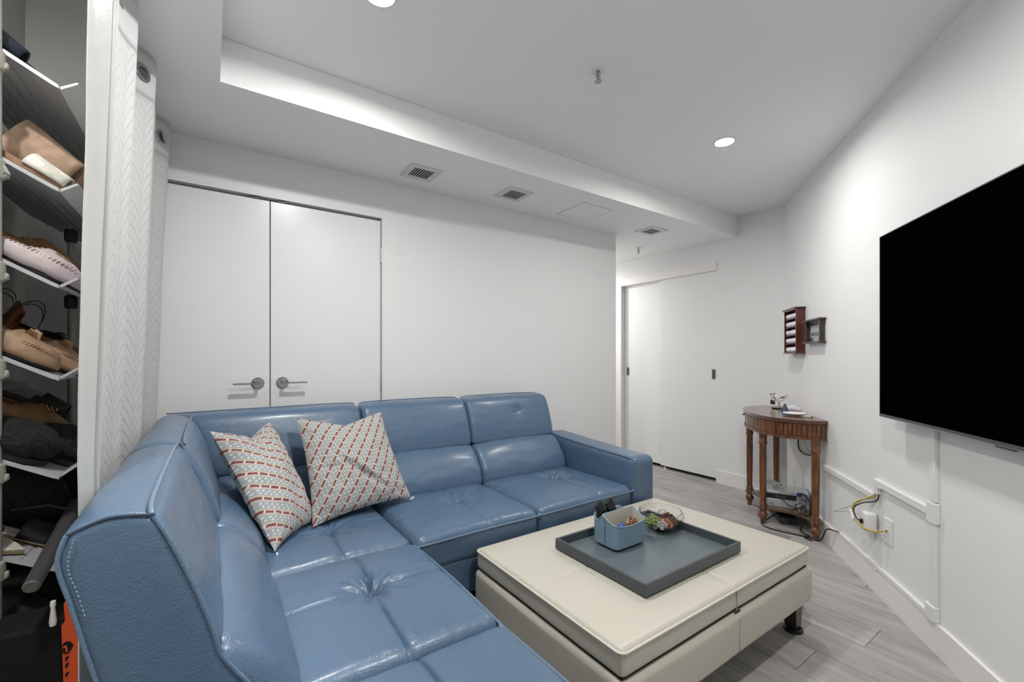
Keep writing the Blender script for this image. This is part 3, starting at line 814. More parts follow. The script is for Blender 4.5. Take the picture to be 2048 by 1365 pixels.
for x, y, sx, sy in ((OX0+.05, OY0+.06, -1, -1), (OX1-.045, OY0+.055, 1, -1), (OX0+.05, OY1-.05, -1, 1), (OX1-.045, OY1-.05, 1, 1)):
    a, b = .035, .021
    xo, yo = x+sx*.012, y+sy*.004
    g = G().add([(xo-b, yo-b, .012), (xo+b, yo-b, .012), (xo+b, yo+b, .012), (xo-b, yo+b, .012),
                 (x-a, y-a, .142), (x+a, y-a, .142), (x+a, y+a, .142), (x-a, y+a, .142)],
                [(3, 2, 1, 0), (4, 5, 6, 7), (0, 1, 5, 4), (1, 2, 6, 5), (2, 3, 7, 6), (3, 0, 4, 7)])
    l = part('leg', g, M_LEGWOOD, ott)
    part('floor_cup', G().lathe([(.036, 0), (.038, .004), (.037, .014), (.030, .016), (.028, .010), (.001, .010)], 28, (xo, yo, 0)), M_BLACK, l, 40)

# ------------------------------------------------------------------ tray and what stands in it
TX0, TX1, TY0, TY1 = 1.180, 1.778, .927, 1.385
ZTB = .388
M_TRAY = mat('slate_tray', (.060, .070, .080), .38, coat=.15)
def tray_floor():
    m = mat('tray_floor', (.105, .135, .155), .3, coat=.25, coatr=.25)
    nt = m.node_tree; b = nt.nodes['Principled BSDF']
    tc = node(nt, 'ShaderNodeTexCoord'); mp = node(nt, 'ShaderNodeMapping'); mp.inputs['Scale'].default_value = (3, 40, 1)
    n = node(nt, 'ShaderNodeTexNoise'); n.inputs['Scale'].default_value = 3; n.inputs['Detail'].default_value = 5
    nt.links.new(tc.outputs['Object'], mp.inputs[0]); nt.links.new(mp.outputs[0], n.inputs['Vector'])
    nt.links.new(mixc(nt, n.outputs['Fac'], (.085, .112, .130), (.125, .155, .175)), b.inputs['Base Color'])
    nt.links.new(math_n(nt, 'MULTIPLY_ADD', n.outputs['Fac'], .25, .2), b.inputs['Roughness'])
    return m
tray = thing('serving_tray', 'square slate blue wooden tray on the cream ottoman', 'tray', ((TX0+TX1)/2, (TY0+TY1)/2, ZTB))
w_ = .011
part('tray_base', G().box(TX0+w_, TX1-w_, TY0+w_, TY1-w_, ZTB, ZTB+.008), tray_floor(), tray)
g = [G().box(TX0, TX1, TY0, TY0+w_, ZTB, ZTB+.041, .001, 1), G().box(TX0, TX1, TY1-w_, TY1, ZTB, ZTB+.041, .001, 1),
     G().box(TX0, TX0+w_, TY0+w_, TY1-w_, ZTB, ZTB+.041, .001, 1), G().box(TX1-w_, TX1, TY0+w_, TY1-w_, ZTB, ZTB+.041, .001, 1)]
for q in g: part('tray_side', q, M_TRAY, tray)
ZI = ZTB+.008
# rotating leather caddy
M_CADDY = mat('pale_blue_leatherette', (.185, .275, .36), .5, bump=('voronoi', 500, .08, .001))
M_LINING = mat('beige_lining', (.52, .49, .42), .7)
KX0, KX1, KY0, KY1 = 1.333, 1.520, 1.188, 1.325
cad = thing('remote_caddy', 'pale blue leather rotating remote caddy in the tray', 'organizer', ((KX0+KX1)/2, (KY0+KY1)/2, ZI))
kc = ((KX0+KX1)/2, (KY0+KY1)/2)
part('swivel_base', G().lathe([(.001, 0), (.058, 0), (.060, .003), (.055, .011), (.001, .011)], 36, (kc[0], kc[1], ZI)), M_BLACK, cad, 40)
def rloop(x0, x1, y0, y1, r, n=6, m=10):
    pts = []
    cor = ((x1-r, y0+r, -90), (x1-r, y1-r, 0), (x0+r, y1-r, 90), (x0+r, y0+r, 180))
    for ci, (cx, cy, a0) in enumerate(cor):
        for k in range(n+1):
            a = math.radians(a0+90*k/n); pts.append(Vector((cx+r*math.cos(a), cy+r*math.sin(a), 0)))
        nx = cor[(ci+1) % 4]; a = math.radians(nx[2]); q = Vector((nx[0]+r*math.cos(a), nx[1]+r*math.sin(a), 0))
        p = pts[-1].copy()
        for k in range(1, m): pts.append(p.lerp(q, k/m))
    return pts
YM = KY0+.082
def rimz(p):
    z = .532
    if p.y < YM:
        f = (YM-p.y)/(YM-KY0)
        u = (p.x-kc[0])/((KX1-KX0)/2)
        z = .532-.030*min(1, f*1.4)**.8 - .012*(1-u*u)*(1 if f > .6 else 0)
    else:
        f = (p.y-YM)/(KY1-YM); z = .532-.030*math.sin(min(1, f)*PI)**.7*(1-.3*f)-.012*f
    return z
lo, li = rloop(KX0, KX1, KY0, KY1, .022), rloop(KX0+.005, KX1-.005, KY0+.005, KY1-.005, .018)
zb = ZI+.012
rows = [[Vector((p.x, p.y, zb)) for p in lo], [Vector((p.x, p.y, zb+.03)) for p in lo]]
rows += [[Vector((p.x, p.y, zb+.03+(rimz(p)-zb-.03)*k)) for p in lo] for k in (.5, 1)]
rows += [[Vector((q.x, q.y, rimz(p))) for p, q in zip(lo, li)]]
g = G().grid(rows, close=True); g.add([Vector((p.x, p.y, zb)) for p in lo], [tuple(range(len(lo)))])
part('shell', g, M_CADDY, cad, 40)
rows = [[Vector((q.x, q.y, rimz(p)-.0005)) for p, q in zip(lo, li)], [Vector((q.x, q.y, zb+.012)) for q in li]]
g = G().grid(rows, close=True); g.add([Vector((q.x, q.y, zb+.012)) for q in li], [tuple(range(len(li)))])
part('lining', g, M_LINING, cad, 40)
part('divider', G().box(KX0+.005, KX1-.005, YM-.003, YM+.003, zb+.01, .531, .001, 1), M_CADDY, cad)
part('divider_lining', G().box(KX0+.006, KX1-.006, YM-.0045, YM-.0031, zb+.012, .528), M_LINING, cad)
part('seam', G().tube([(KX0-.0004, YM-.018, zb+.004), (KX0-.0004, YM-.018, .522)], .0012, 6), mat('caddy_seam', (.03, .05, .08), .7), cad)
part('rim_binding', G().tube([Vector((p.x, p.y, rimz(p)+.001)) for p in lo+[lo[0]]], .0022, 6, cap=False), mat('caddy_binding', (.24, .33, .41), .5), cad, 60)
def remote(loc, rot, label, L=.165):
    t_ = thing('remote_control', label, 'remote', loc, rot)
    part('case', G().box(-.021, .021, -.008, .008, 0, L, .004, 2), M_BLACK, t_, 40, world=False)
    g = G()
    for r_ in range(6):
        for c_ in (-1, 0, 1): g.box(c_*.011-.003, c_*.011+.003, -.0092, -.0078, .03+r_*.019, .037+r_*.019)
    part('button', g, mat('remote_button', (.08, .08, .08), .5), t_, world=False, kind='stuff')
remote((KX0+.100, YM+.022, zb+.016), (0, math.radians(-33), math.radians(-10)), 'black remote control leaning left in the back of the pale blue caddy', .165)
remote((KX0+.138, YM+.022, zb+.016), (0, math.radians(-26), math.radians(-6)), 'black remote control right of the first one, leaning in the caddy', .160)
g = G().lathe([(.001, 0), (.007, 0), (.008, .05), (.006, .115), (.001, .12)], 14)
solo('lip_balm', g, mat('silver_cap', (.7, .7, .72), .2, .9), 'small silver capped tube between the two remotes in the caddy', 'cosmetic tube', (KX0+.118, YM+.040, zb+.016), 40, rot=(0, math.radians(-22), 0), local=True)
M_LBLUE = mat('lighter_blue', (.02, .07, .32), .3)
t_ = thing('blue_clip', 'bright blue plastic clip with white bars inside the caddy', 'clip', (KX0+.062, KY0+.045, zb+.055), (.5, .1, .3))
part('body', G().box(-.018, .018, -.010, .010, 0, .030, .002, 1), M_LBLUE, t_, world=False)
for i in range(2): part('bar', G().box(-.014, .014, -.0115, -.010, .006+i*.011, .010+i*.011), M_WHITEP, t_, world=False)
def bag(name, label, loc, s, m, seed, cat):
    bm = bmesh.new(); bmesh.ops.create_icosphere(bm, subdivisions=3, radius=1)
    for v in bm.verts:
        p = v.co*1.3; k = 1+.45*noise.noise(p+Vector((seed, 0, 0)))+.25*noise.noise(p*2.5+Vector((0, seed, 0)))
        v.co = Vector((v.co.x*s[0]*k, v.co.y*s[1]*k, v.co.z*s[2]*k))
    return solo(name, G().bm(bm), m, label, cat, loc, 20, local=True)
bag('wrapped_candy', 'crumpled golden brown wrapper inside the caddy', (KX1-.055, KY0+.042, zb+.066), (.035, .018, .026), twotone('amber_wrap', (.10, .040, .012), (.36, .20, .10), 55, .3), 4, 'wrapper')
bag('paper_scrap', 'small white crumpled paper in the caddy beside the blue clip', (KX0+.098, KY0+.040, zb+.048), (.020, .014, .014), M_WHITEP, 9, 'paper')
# crystal bowl
BXC, BYC = 1.694, 1.248
bowl = thing('crystal_bowl', 'faceted octagonal crystal bowl of potpourri in the tray', 'bowl', (BXC, BYC, ZI))
M_GLASS = mat('crystal', (1, 1, 1), .01, trans=1, ior=1.38, spec=.6)
def bowlring(r, z, n=10, off=.0): return [Vector((BXC+r*math.cos(2*PI*k/n+off), BYC+r*math.sin(2*PI*k/n+off), z)) for k in range(n)]
o_ = .2; zz = ZI
outer = [(.040, 0), (.066, .014), (.094, .042), (.100, .066), (.096, .086)]
inner = [(.0925, .086), (.0965, .066), (.0905, .0435), (.0635, .0175), (.038, .006)]
tw_ = [.2, .2, .2, .2, .2]
rows = [bowlring(r_, zz+z_, 10, tw_[i]) for i, (r_, z_) in enumerate(outer)]
g = G()
allr = rows+[bowlring(r_, zz+z_, 10, o_) for r_, z_ in inner]
bm = bmesh.new(); R_ = [[bm.verts.new(p) for p in r_] for r_ in allr]
for a, b in zip(R_[:-1], R_[1:]):
    n = 10
    for i in range(n):
        bm.faces.new((a[i], a[(i+1) % n], b[i])); bm.faces.new((a[(i+1) % n], b[(i+1) % n], b[i]))
bm.faces.new(R_[0][::-1]); bm.faces.new(R_[-1])
bmesh.ops.recalc_face_normals(bm, faces=bm.faces[:])
part('glass', G().bm(bm), M_GLASS, bowl)
# frosted medallions: a face with thick curly hair inside a facet
M_FROST = mat('frosted_glass', (.85, .87, .88), .45, trans=.35, ior=1.3)
for ang in (-2.45, .55):
    dirv = Vector((math.cos(ang), math.sin(ang), 0)); c = Vector((BXC, BYC, zz+.043))+dirv*.0835
    sidev = Vector((-math.sin(ang), math.cos(ang), 0))
    g = G()
    M4 = Matrix((( sidev.x, dirv.x, 0, c.x), (sidev.y, dirv.y, 0, c.y), (0, 0, 1, c.z), (0, 0, 0, 1)))
    q = G()
    q.sphere((0, .0, -.002), .012, 14, 10, (1, .45, 1.25))
    q.sphere((0, .006, -.003), .003, 8, 6, (.7, 1, 1.8)).sphere((-.005, .005, .002), .0022, 8, 6).sphere((.005, .005, .002), .0022, 8, 6)
    q.sphere((0, .005, -.010), .003, 8, 6, (1.6, .8, .6))
    for k in range(11):
        a = math.radians(-15+21*k); rr = .0165
        q.sphere((rr*math.cos(a), .0015, .004+rr*math.sin(a)), .0052, 8, 6, (1, .7, 1))
    q.xf(M4)
    part('medallion', q, M_FROST, bowl, 40)
def heap(name, label, cx, cy, cz, R, n, size, cols, seed, parent_cat='potpourri', H=.018):
    random.seed(seed); g = G()
    for k in range(n):
        a, r_ = random.random()*2*PI, R*math.sqrt(random.random()); z = cz+H*random.random()*(1-(r_/R)**2)
        s = size*(.6+.8*random.random())
        bm = bmesh.new(); bmesh.ops.create_icosphere(bm, subdivisions=1, radius=s)
        for v in bm.verts: v.co = Vector((v.co.x*(1+random.random()*.8), v.co.y, v.co.z*.55))*(.8+.4*random.random())
        bmesh.ops.transform(bm, matrix=Matrix.Translation((cx+r_*math.cos(a), cy+r_*math.sin(a), z)) @ Matrix.Rotation(random.random()*6, 4, 'Z') @ Matrix.Rotation(random.random()*3, 4, 'X'), verts=bm.verts)
        g.bm(bm)
    o = solo(name, g, cols, label, parent_cat, (cx, cy, cz)); o['kind'] = 'stuff'; return o
heap('dried_moss', 'green moss flakes at the left of the crystal bowl', BXC-.042, BYC+.012, zz+.034, .034, 200, .0046, twotone('moss', (.10, .19, .03), (.28, .40, .12)), 2, H=.038)
heap('orange_potpourri', 'orange brown dried petals in the middle of the bowl', BXC-.018, BYC-.036, zz+.032, .030, 110, .0045, twotone('petal', (.30, .10, .04), (.45, .20, .10)), 3, H=.034)
heap('red_potpourri', 'dark red dried petals at the right of the bowl', BXC+.034, BYC-.012, zz+.030, .046, 260, .0050, twotone('darkpetal', (.05, .012, .01), (.13, .04, .03)), 4, H=.040)

# ------------------------------------------------------------------ things on the angled right wall
def wall_thing(name, label, cat, u, z, n=0.0, group=None):
    """local x runs back towards the corner, y off the wall, z up"""
    return thing(name, label, cat, tuple(WP(u, n, z)), (0, 0, RA), group)
def lp(name, g, m, parent, smooth=None, **kw): return part(name, g, m, parent, smooth, world=False, **kw)
# television: local x from 0 (left edge) to -W
tv = wall_thing('television', 'large black flat television mounted on the right wall', 'television', 1.712, .911)
W_, H_ = 1.45, .826
lp('screen', G().box(-W_+.004, -.004, .078, .0795, .012, H_-.004), M_SCREEN, tv)
lp('bezel', G().box(-W_, 0, .056, .0780, 0, H_, .002, 1).box(-W_, 0, .078, .0805, 0, .011).box(-W_, 0, .078, .0803, H_-.004, H_).box(-.0035, 0, .078, .0803, .011, H_-.004), M_TVB, tv)
lp('bright_edge', G().box(-W_, 0, .070, .081, -.0022, 0), M_CHROME, tv)
lp('rear_housing', G().box(-W_+.15, -.15, .028, .056, .05, .60, .008, 2), M_BLACK, tv)
lp('sensor_tab', G().box(-W_/2-.035, -W_/2+.035, .064, .079, -.010, -.002, .002, 1), M_TVB, tv)
lp('wall_mount', G().box(-W_/2-.2, -W_/2+.2, 0, .028, .2, .45), M_BLACK, tv)
# cable raceway
rc = wall_thing('cable_raceway', 'white surface cable channel running over the right wall from television to baseboard', 'cable channel', 1.96, .13)
def ch(u0, u1, z0, z1, d=.017): return G().box(1.96-u1, 1.96-u0, 0, d, z0-.13, z1-.13, .0025, 1)
lp('channel', ch(.66, 1.494, .460, .492), M_WHITEP, rc); lp('channel', ch(1.567, 1.948, .538, .571), M_WHITEP, rc)
lp('channel', ch(1.950, 1.985, .180, .515), M_WHITEP, rc); lp('channel', ch(1.950, 1.985, .60, 1.0), M_WHITEP, rc)
lp('channel', ch(1.10, 1.520, .123, .146), M_WHITEP, rc); lp('channel', ch(1.530, 1.935, .123, .146), M_WHITEP, rc)
lp('fitting', ch(1.510, 1.570, .535, .574, .021), M_WHITEP, rc); lp('fitting', ch(1.510, 1.545, .500, .536, .021), M_WHITEP, rc)
lp('fitting', ch(1.942, 1.993, .515, .598, .022), M_WHITEP, rc); lp('fitting', ch(1.930, 1.990, .123, .184, .022), M_WHITEP, rc)
lp('fitting', ch(1.518, 1.534, .119, .150, .021), M_WHITEP, rc)
# outlets
M_OUT = mat('outlet_slots', (.05, .05, .05), .6)
def plate(u, z, label, duplex, name='wall_outlet'):
    t_ = wall_thing(name, label, 'outlet', u, z)
    lp('faceplate', G().box(-.036, .036, 0, .006, -.059, .059, .002, 1), M_WHITEP, t_)
    if duplex:
        for s in (-.020, .020):
            r_ = lp('receptacle', G().box(-.017, .017, .006, .008, s-.014, s+.014, .001, 1), M_WHITEP, t_)
            lp('slots', G().box(-.008, -.0055, .0079, .0085, s-.004, s+.006).box(.0055, .008, .0079, .0085, s-.004, s+.005).box(-.002, .002, .0079, .0085, s-.011, s-.007), M_OUT, r_)
    else:
        lp('keystone_insert', G().box(-.017, .017, .006, .0075, -.033, .033, .0008, 1), M_WHITEP, t_)
        j = lp('network_jack', G().box(-.009, .009, .0075, .010, -.008, .010), M_WHITEP, t_)
        lp('socket', G().box(-.006, .006, .0099, .0105, -.005, .006), M_OUT, j)
    return t_
plate(1.452, .322, 'white double power outlet holding a charger below the raceway', True)
plate(1.615, .348, 'white network jack plate with a yellow cable in it', False, 'network_outlet')
ad = wall_thing('power_adapter', 'white rounded power adapter plugged in the outlet', 'charger', 1.500, .350, .009)
lp('body', G().box(-.034, .034, 0, .050, -.048, .052, .013, 4), M_WHITEP, ad, 40)
lp('usb_plug', G().box(.034, .047, .022, .030, .0, .010, .001, 1).box(.047, .074, .020, .032, -.003, .013, .002, 1), M_WHITEP, ad)
lp('black_plug', G().box(-.004, .010, .050, .062, -.012, .010, .002, 1), M_BLACK, ad)
def cable(name, label, pts, r, m, n=8, cat='cable'):
    p = bez(pts, n); o = tuple(p[len(p)//2])
    return solo(name, G().tube(p, r, 8), m, label, cat, o, 60)
M_YEL = mat('yellow_cable', (.52, .38, .03), .45); M_YEL2 = mat('pale_yellow_cable', (.62, .55, .20), .45)
M_CABLE = mat('black_cable', (.010, .010, .011), .45)
M_GREYC = mat('grey_cable', (.3, .3, .31), .5)
cable('network_cable', 'yellow network cable looping from raceway opening to the jack', [WP(1.528, .010, .510), WP(1.515, .022, .480), WP(1.462, .062, .440), WP(1.440, .078, .395), WP(1.448, .078, .355), WP(1.50, .070, .325), WP(1.57, .045, .325), WP(1.615, .011, .349)], .0036, M_YEL)
cable('network_cable', 'pale yellow cable hanging beside the darker yellow one', [WP(1.522, .010, .508), WP(1.500, .026, .478), WP(1.448, .064, .436), WP(1.428, .080, .395), WP(1.436, .080, .36), WP(1.46, .076, .335)], .0026, M_YEL2)
cable('black_cable', 'short black cord from raceway opening to the adapter', [WP(1.540, .010, .512), WP(1.545, .020, .470), WP(1.49, .055, .44), WP(1.45, .078, .40), WP(1.47, .078, .36), WP(1.500, .071, .348)], .003, M_CABLE)
cable('thin_cable', 'thin white charging cable bent to a point left of the adapter', [WP(1.525, .012, .500), WP(1.48, .052, .45), WP(1.36, .070, .375), WP(1.25, .080, .318), WP(1.205, .078, .297), WP(1.30, .060, .330), WP(1.36, .045, .346), WP(1.426, .035, .355)], .0014, M_GREYC)
g = G().tube([WP(1.430, .083, .385), WP(1.46, .083, .345)], .0075, 4)
solo('cable_tag', g, M_WHITEP, 'white label sleeve around the yellow cables', 'tag', tuple(WP(1.445, .083, .365)))
cable('black_cable', 'black cord lying between the table foot and lower raceway end', [WP(1.105, .010, .135), WP(1.06, .022, .136), WP(1.0, .045, .120), WP(.96, .05, .06), WP(.90, .05, .012), WP(.84, .10, .008)], .004, M_CABLE)

# golf ball case
cs = wall_thing('ball_display_case', 'cherry wood display case with five shelves of golf balls on the wall', 'display case', .345, 1.207)
hw, dp, hh = .140, .060, .341
def sidebox(x0, x1): return G().box(x0, x1, .002, dp, .012, hh-.014)
lp('side_panel', sidebox(-hw, -hw+.010), M_CHERRY, cs); lp('side_panel', sidebox(hw-.010, hw), M_CHERRY, cs)
lp('back_panel', G().box(-hw+.01, hw-.01, .002, .006, .012, hh-.014), M_CHERRY, cs)
def mould(z0, z1, up):
    a, b = (.0, .010) if up else (.010, .0)
    def ring(e, z): return [(-hw-e, .001, z), (hw+e, .001, z), (hw+e, dp+e, z), (-hw-e, dp+e, z)]
    g = G().grid([ring(a, z0), ring(b, z1)], close=True); g.add(ring(a, z0), [(3, 2, 1, 0)]); g.add(ring(b, z1), [(0, 1, 2, 3)]); return g
lp('crown', mould(hh-.014, hh-.003, True), M_CHERRY, cs); lp('crown_top', G().box(-hw-.012, hw+.012, .001, dp+.012, hh-.003, hh+.002), M_DARKWOOD, cs)
lp('plinth', mould(.0, .012, False), M_CHERRY, cs)
rh = (hh-.028)/5
for k in range(1, 5): lp('shelf', G().box(-hw+.010, hw-.010, .006, dp-.004, .012+k*rh, .017+k*rh), M_CHERRY, cs)
M_BALL = mat('golf_ball', (.80, .80, .84), .35, bump=('voronoi', 320, .15, .001))
ROWN = ['bottom', 'second lowest', 'middle', 'second highest', 'top']
ballmesh = None
ORD = ['first', 'second', 'third', 'fourth', 'fifth', 'sixth', 'seventh', 'eighth']
for k in range(5):
    zb_ = 1.207+(.012 if k == 0 else .017)+k*rh+.0215
    for i in range(6):
        if k == 2 and i == 4: continue
        u = .345+hw-.034-i*.0424
        p = WP(u, .034, zb_)
        if ballmesh is None:
            bm = bmesh.new(); bmesh.ops.create_icosphere(bm, subdivisions=3, radius=.0213)
            g = G().bm(bm); ballmesh = mesh_from('golf_ball', g.v, g.f, M_BALL, 80)
        o = bpy.data.objects.new('golf_ball', ballmesh); COL.objects.link(o); o.location = p; o.rotation_euler = (i, k, i*k)
        if k == 2:
            o['label'] = 'white golf ball on the middle shelf, alone left of the gap' if i == 5 else 'white golf ball right of the gap on the middle shelf, %s from the right' % ORD[i]
        else: o['label'] = 'white golf ball, %s from the left on the %s shelf of the cherry case' % (ORD[5-i], ROWN[k])
        o['category'] = 'golf ball'; o['group'] = 'golf balls on the %s shelf' % ROWN[k]
# little dark cabinet beside it
kb = wall_thing('small_display_case', 'small dark wood case of tiny markers beside the golf balls', 'display case', .715, 1.275)
hw2, dp2, hh2 = .132, .032, .165
lp('side_panel', G().box(-hw2, -hw2+.012, .001, dp2, .012, hh2-.012), M_DARKWOOD, kb); lp('side_panel', G().box(hw2-.012, hw2, .001, dp2, .012, hh2-.012), M_DARKWOOD, kb)
lp('top_rail', G().box(-hw2-.022, hw2+.022, .001, dp2+.012, hh2-.012, hh2, .003, 1), M_DARKWOOD, kb)
lp('bottom_rail', G().box(-hw2-.022, hw2+.022, .001, dp2+.012, 0, .013, .003, 1), M_DARKWOOD, kb)
lp('back_panel', G().box(-hw2+.012, hw2-.012, .001, .004, .013, hh2-.012), mat('pale_felt', (.42, .46, .44), .9), kb)
CM = [mat('marker_black', (.02, .02, .02), .3), mat('marker_white', (.75, .75, .74), .3), mat('marker_grey', (.13, .15, .14), .3), mat('marker_green', (.40, .46, .42), .4)]
rown = ['bottom', 'third', 'second', 'top']
for r_ in range(4):
    mk = None
    for i in range(8):
        if r_ == 1 and i in (0, 1): continue
        if r_ == 0 and i in (0, 3, 4, 5): continue
        m = {3: CM[0], 2: CM[1], 1: CM[2], 0: CM[2]}[r_]
        zc = 1.275+.030+r_*.035; u = .715+hw2-.03-i*.028
        if mk is None: mk = mesh_from('ball_marker', (gg := G().lathe([(.001, 0), (.0095, 0), (.0095, .002), (.001, .0022)], 14, axis='y')).v, gg.f, m); 
        o = bpy.data.objects.new('ball_marker', mk); COL.objects.link(o); o.location = WP(u, .0045, zc); o.rotation_euler = (0, 0, RA); o.scale = (1, 1, 1.35)
        o['label'] = 'tiny %s marker, %s from the left in the %s row of the small case' % ({3: 'black', 2: 'white', 1: 'dark', 0: 'dark'}[r_], ORD[i], rown[r_])
        o['category'] = 'marker'; o['group'] = 'markers in the %s row' % rown[r_]
g = G().box(-.012, .012, -.0, .002, 0, .028)
solo('marker_card', g, mat('navy_card', (.02, .04, .16), .4), 'small navy card in the lower left of the small case', 'card', tuple(WP(.715-hw2+.030, .006, 1.290)), rot=(0, 0, RA), local=True)
g = G().box(-.006, .006, 0, .002, 0, .118)
solo('marker_strip', g, mat('ochre_strip', (.50, .36, .18), .5), 'narrow ochre strip at the right side of the small case', 'card', tuple(WP(.715+hw2-.019, .006, 1.290)), rot=(0, 0, RA), local=True)

# ------------------------------------------------------------------ demilune table
TU, TZ = .440, .775
tb = wall_thing('demilune_table', 'walnut half-round table with reeded apron against the right wall', 'table', TU, 0, .006)
def dshape(a, b, p=2.5, n=48):
    pts = []
    for k in range(n+1):
        t = PI*k/n; c, s = math.cos(t), math.sin(t)
        pts.append((a*math.copysign(abs(c)**(2/p), c), b*abs(s)**(2/p)))
    return pts
top = dshape(.462, .374)
lp('tabletop', G().prism(top, TZ-.010, TZ).prism([(x*.993, y*.993) for x, y in top], TZ-.022, TZ-.010), M_WOODTOP, tb, 30)
ap = dshape(.447, .358)
g = G(); n_ = len(ap)
apx = dshape(.447, .358, n=300)
# arc-length resample for the reeds
reeds = G(); L_ = [0]
for i in range(1, len(apx)): L_.append(L_[-1]+math.dist(apx[i], apx[i-1]))
NR = 50; j = 0
lp('apron', G().prism(dshape(.443, .354), .655, TZ-.022), M_WOOD, tb, 30)
for k in range(NR):
    s_ = L_[-1]*(k+.5)/NR
    while L_[j+1] < s_: j += 1
    a_, b_ = apx[j], apx[j+1]; tx, ty = b_[0]-a_[0], b_[1]-a_[1]; l_ = math.hypot(tx, ty); tx /= l_; ty /= l_
    w2 = L_[-1]/NR*.455; nx_, ny_ = ty, -tx
    if nx_*a_[0]+ny_*a_[1] < 0: nx_, ny_ = -nx_, -ny_
    c_ = a_
    q = [(c_[0]-tx*w2-nx_*.004, c_[1]-ty*w2-ny_*.004), (c_[0]-tx*w2*.9+nx_*.002, c_[1]-ty*w2*.9+ny_*.002), (c_[0]+tx*w2*.9+nx_*.002, c_[1]+ty*w2*.9+ny_*.002), (c_[0]+tx*w2-nx_*.004, c_[1]+ty*w2-ny_*.004)]
    reeds.prism(q, .668, TZ-.034)
lp('reeding', reeds, M_WOOD, tb, kind='stuff')
lp('apron_molding', G().prism(dshape(.452, .363), .654, .664).prism(dshape(.456, .367), .645, .654), M_WOOD, tb, 30)
for x_ in (0.10,):
    kn = lp('knob', G().tube([(.37, .285, .705), (.383, .300, .705)], .006, 12).sphere((.392, .312, .705), .014, 14, 10), mat('knob_nickel', (.45, .43, .40), .25, .9), tb, 60)
LEGP = [(.024, .655), (.0255, .62), (.0245, .585), (.0275, .580), (.0285, .573), (.0255, .567), (.023, .555), (.024, .45), (.0225, .30), (.0195, .165), (.0200, .150), (.0245, .143), (.0255, .136), (.022, .130),
        (.0255, .122), (.0265, .110), (.0255, .100), (.0215, .094), (.0185, .086), (.028, .070), (.030, .060), (.026, .046), (.018, .035), (.0165, .028), (.0150, .010), (.0140, 0)]
for u_, n_ in ((.878, .058), (.644, .306), (.237, .306), (.004, .058)):
    g = G(); N_ = 32
    rows = []
    for r_, z_ in LEGP:
        fl = .09 if .17 < z_ < .556 else 0
        rows.append([(TU-u_+r_*(1-fl*(.5+.5*math.cos(8*2*PI*k/N_)))*math.cos(2*PI*k/N_), n_+r_*(1-fl*(.5+.5*math.cos(8*2*PI*k/N_)))*math.sin(2*PI*k/N_), z_) for k in range(N_)])
    g.grid(rows, close=True); g.add(rows[-1], [tuple(range(N_))])
    # densify the fluted stretch is unnecessary: the profile is straight there
    lp('leg', g, M_WOOD, tb, 35)
# lower shelf, its front scooped inward between the legs
sh = []
for (ua, na), (ub, nb_) in (((.885, .05), (.655, .320)), ((.655, .320), (.225, .320)), ((.225, .320), (-.015, .05))):
    for k in range(12):
        t_ = k/12; x = (ua*(1-t_)+ub*t_); y = na*(1-t_)+nb_*t_
        cxx, cyy = TU-x, y; k2 = .10*math.sin(PI*t_)
        dd = math.hypot(TU-.44-cxx, cyy); sh.append((cxx*(1-k2*1.6), cyy-.055*math.sin(PI*t_)*(1 if ua == .655 else .8)))
sh.append((TU+.015, .05)); sh += [(TU+.015, .02), (TU-.885, .02)]
lp('lower_shelf', G().prism(sh, .103, .120), M_WOODTOP, tb, 30)

def on_table(u, n, z=TZ+.0005): return WP(u, n, z)
# jewellery tree
TS = tuple(on_table(.235, .105))
tr = thing('jewelry_tree', 'small chrome tree stand with a bird on a dark oval base', 'ornament', TS, (0, 0, math.radians(-70)))
M_PEW = mat('pewter', (.30, .29, .28), .25, .9)
def scl(g, sx, sy): g.v = [Vector((v.x*sx, v.y*sy, v.z)) for v in g.v]; return g
lp('oval_base', scl(G().lathe([(.001, 0), (.044, .0), (.055, .006), (.056, .009), (.050, .008), (.001, .006)], 32), 1, .62), mat('pewter_dark', (.12, .11, .11), .3, .8), tr, 40)
lp('trunk', G().tube(bez([(0, 0, .005), (.002, 0, .03), (0, 0, .055)], 4), [.006]+[.0045]*8, 8), M_CHROME, tr, 60)
for pts in ([(0, 0, .052), (-.012, 0, .064), (-.03, 0, .080), (-.035, .0, .105)], [(0, 0, .052), (.016, 0, .066), (.040, 0, .080), (.054, 0, .098), (.050, 0, .118)], [(-.012, 0, .064), (-.002, .004, .078), (.015, .004, .086), (.032, 0, .086)], [(-.03, 0, .08), (-.05, 0, .10), (-.058, 0, .118)], [(-.035, 0, .105), (-.028, 0, .118), (-.02, 0, .122)]):
    lp('branch', G().tube(bez(pts, 5), .0022, 6), M_PEW, tr, 60)
lp('bird', G().sphere((.030, 0, .094), .008, 12, 8, (1.5, .8, .8)).sphere((.039, 0, .101), .0045, 10, 8).tube([(.020, 0, .092), (.006, 0, .088)], [.004, .001], 6), M_PEW, tr, 60)
lp('leaves', G().sphere((-.056, 0, .112), .006, 8, 6, (1.4, .4, .7)).sphere((-.046, 0, .116), .005, 8, 6, (1.4, .4, .7)).sphere((-.037, 0, .112), .005, 8, 6, (1.2, .4, .8)).sphere((-.03, 0, .120), .005, 8, 6, (.7, .4, 1.2)), M_PEW, tr, 60)
kf = thing('key_fob', 'black leather key fob hanging from the chrome tree', 'key fob', (TS[0], TS[1], TS[2]+.045), (0, 0, math.radians(-70)))
lp('pouch', G().box(-.058, -.024, -.006, .006, -.012, .022, .004, 2), M_BLACK, kf, 40)
lp('strap', G().lathe([(.012, -.004), (.015, -.004), (.015, .004), (.012, .004)], 20, (-.036, 0, .030), 'y', cap=False), M_BLACK, kf, 40)
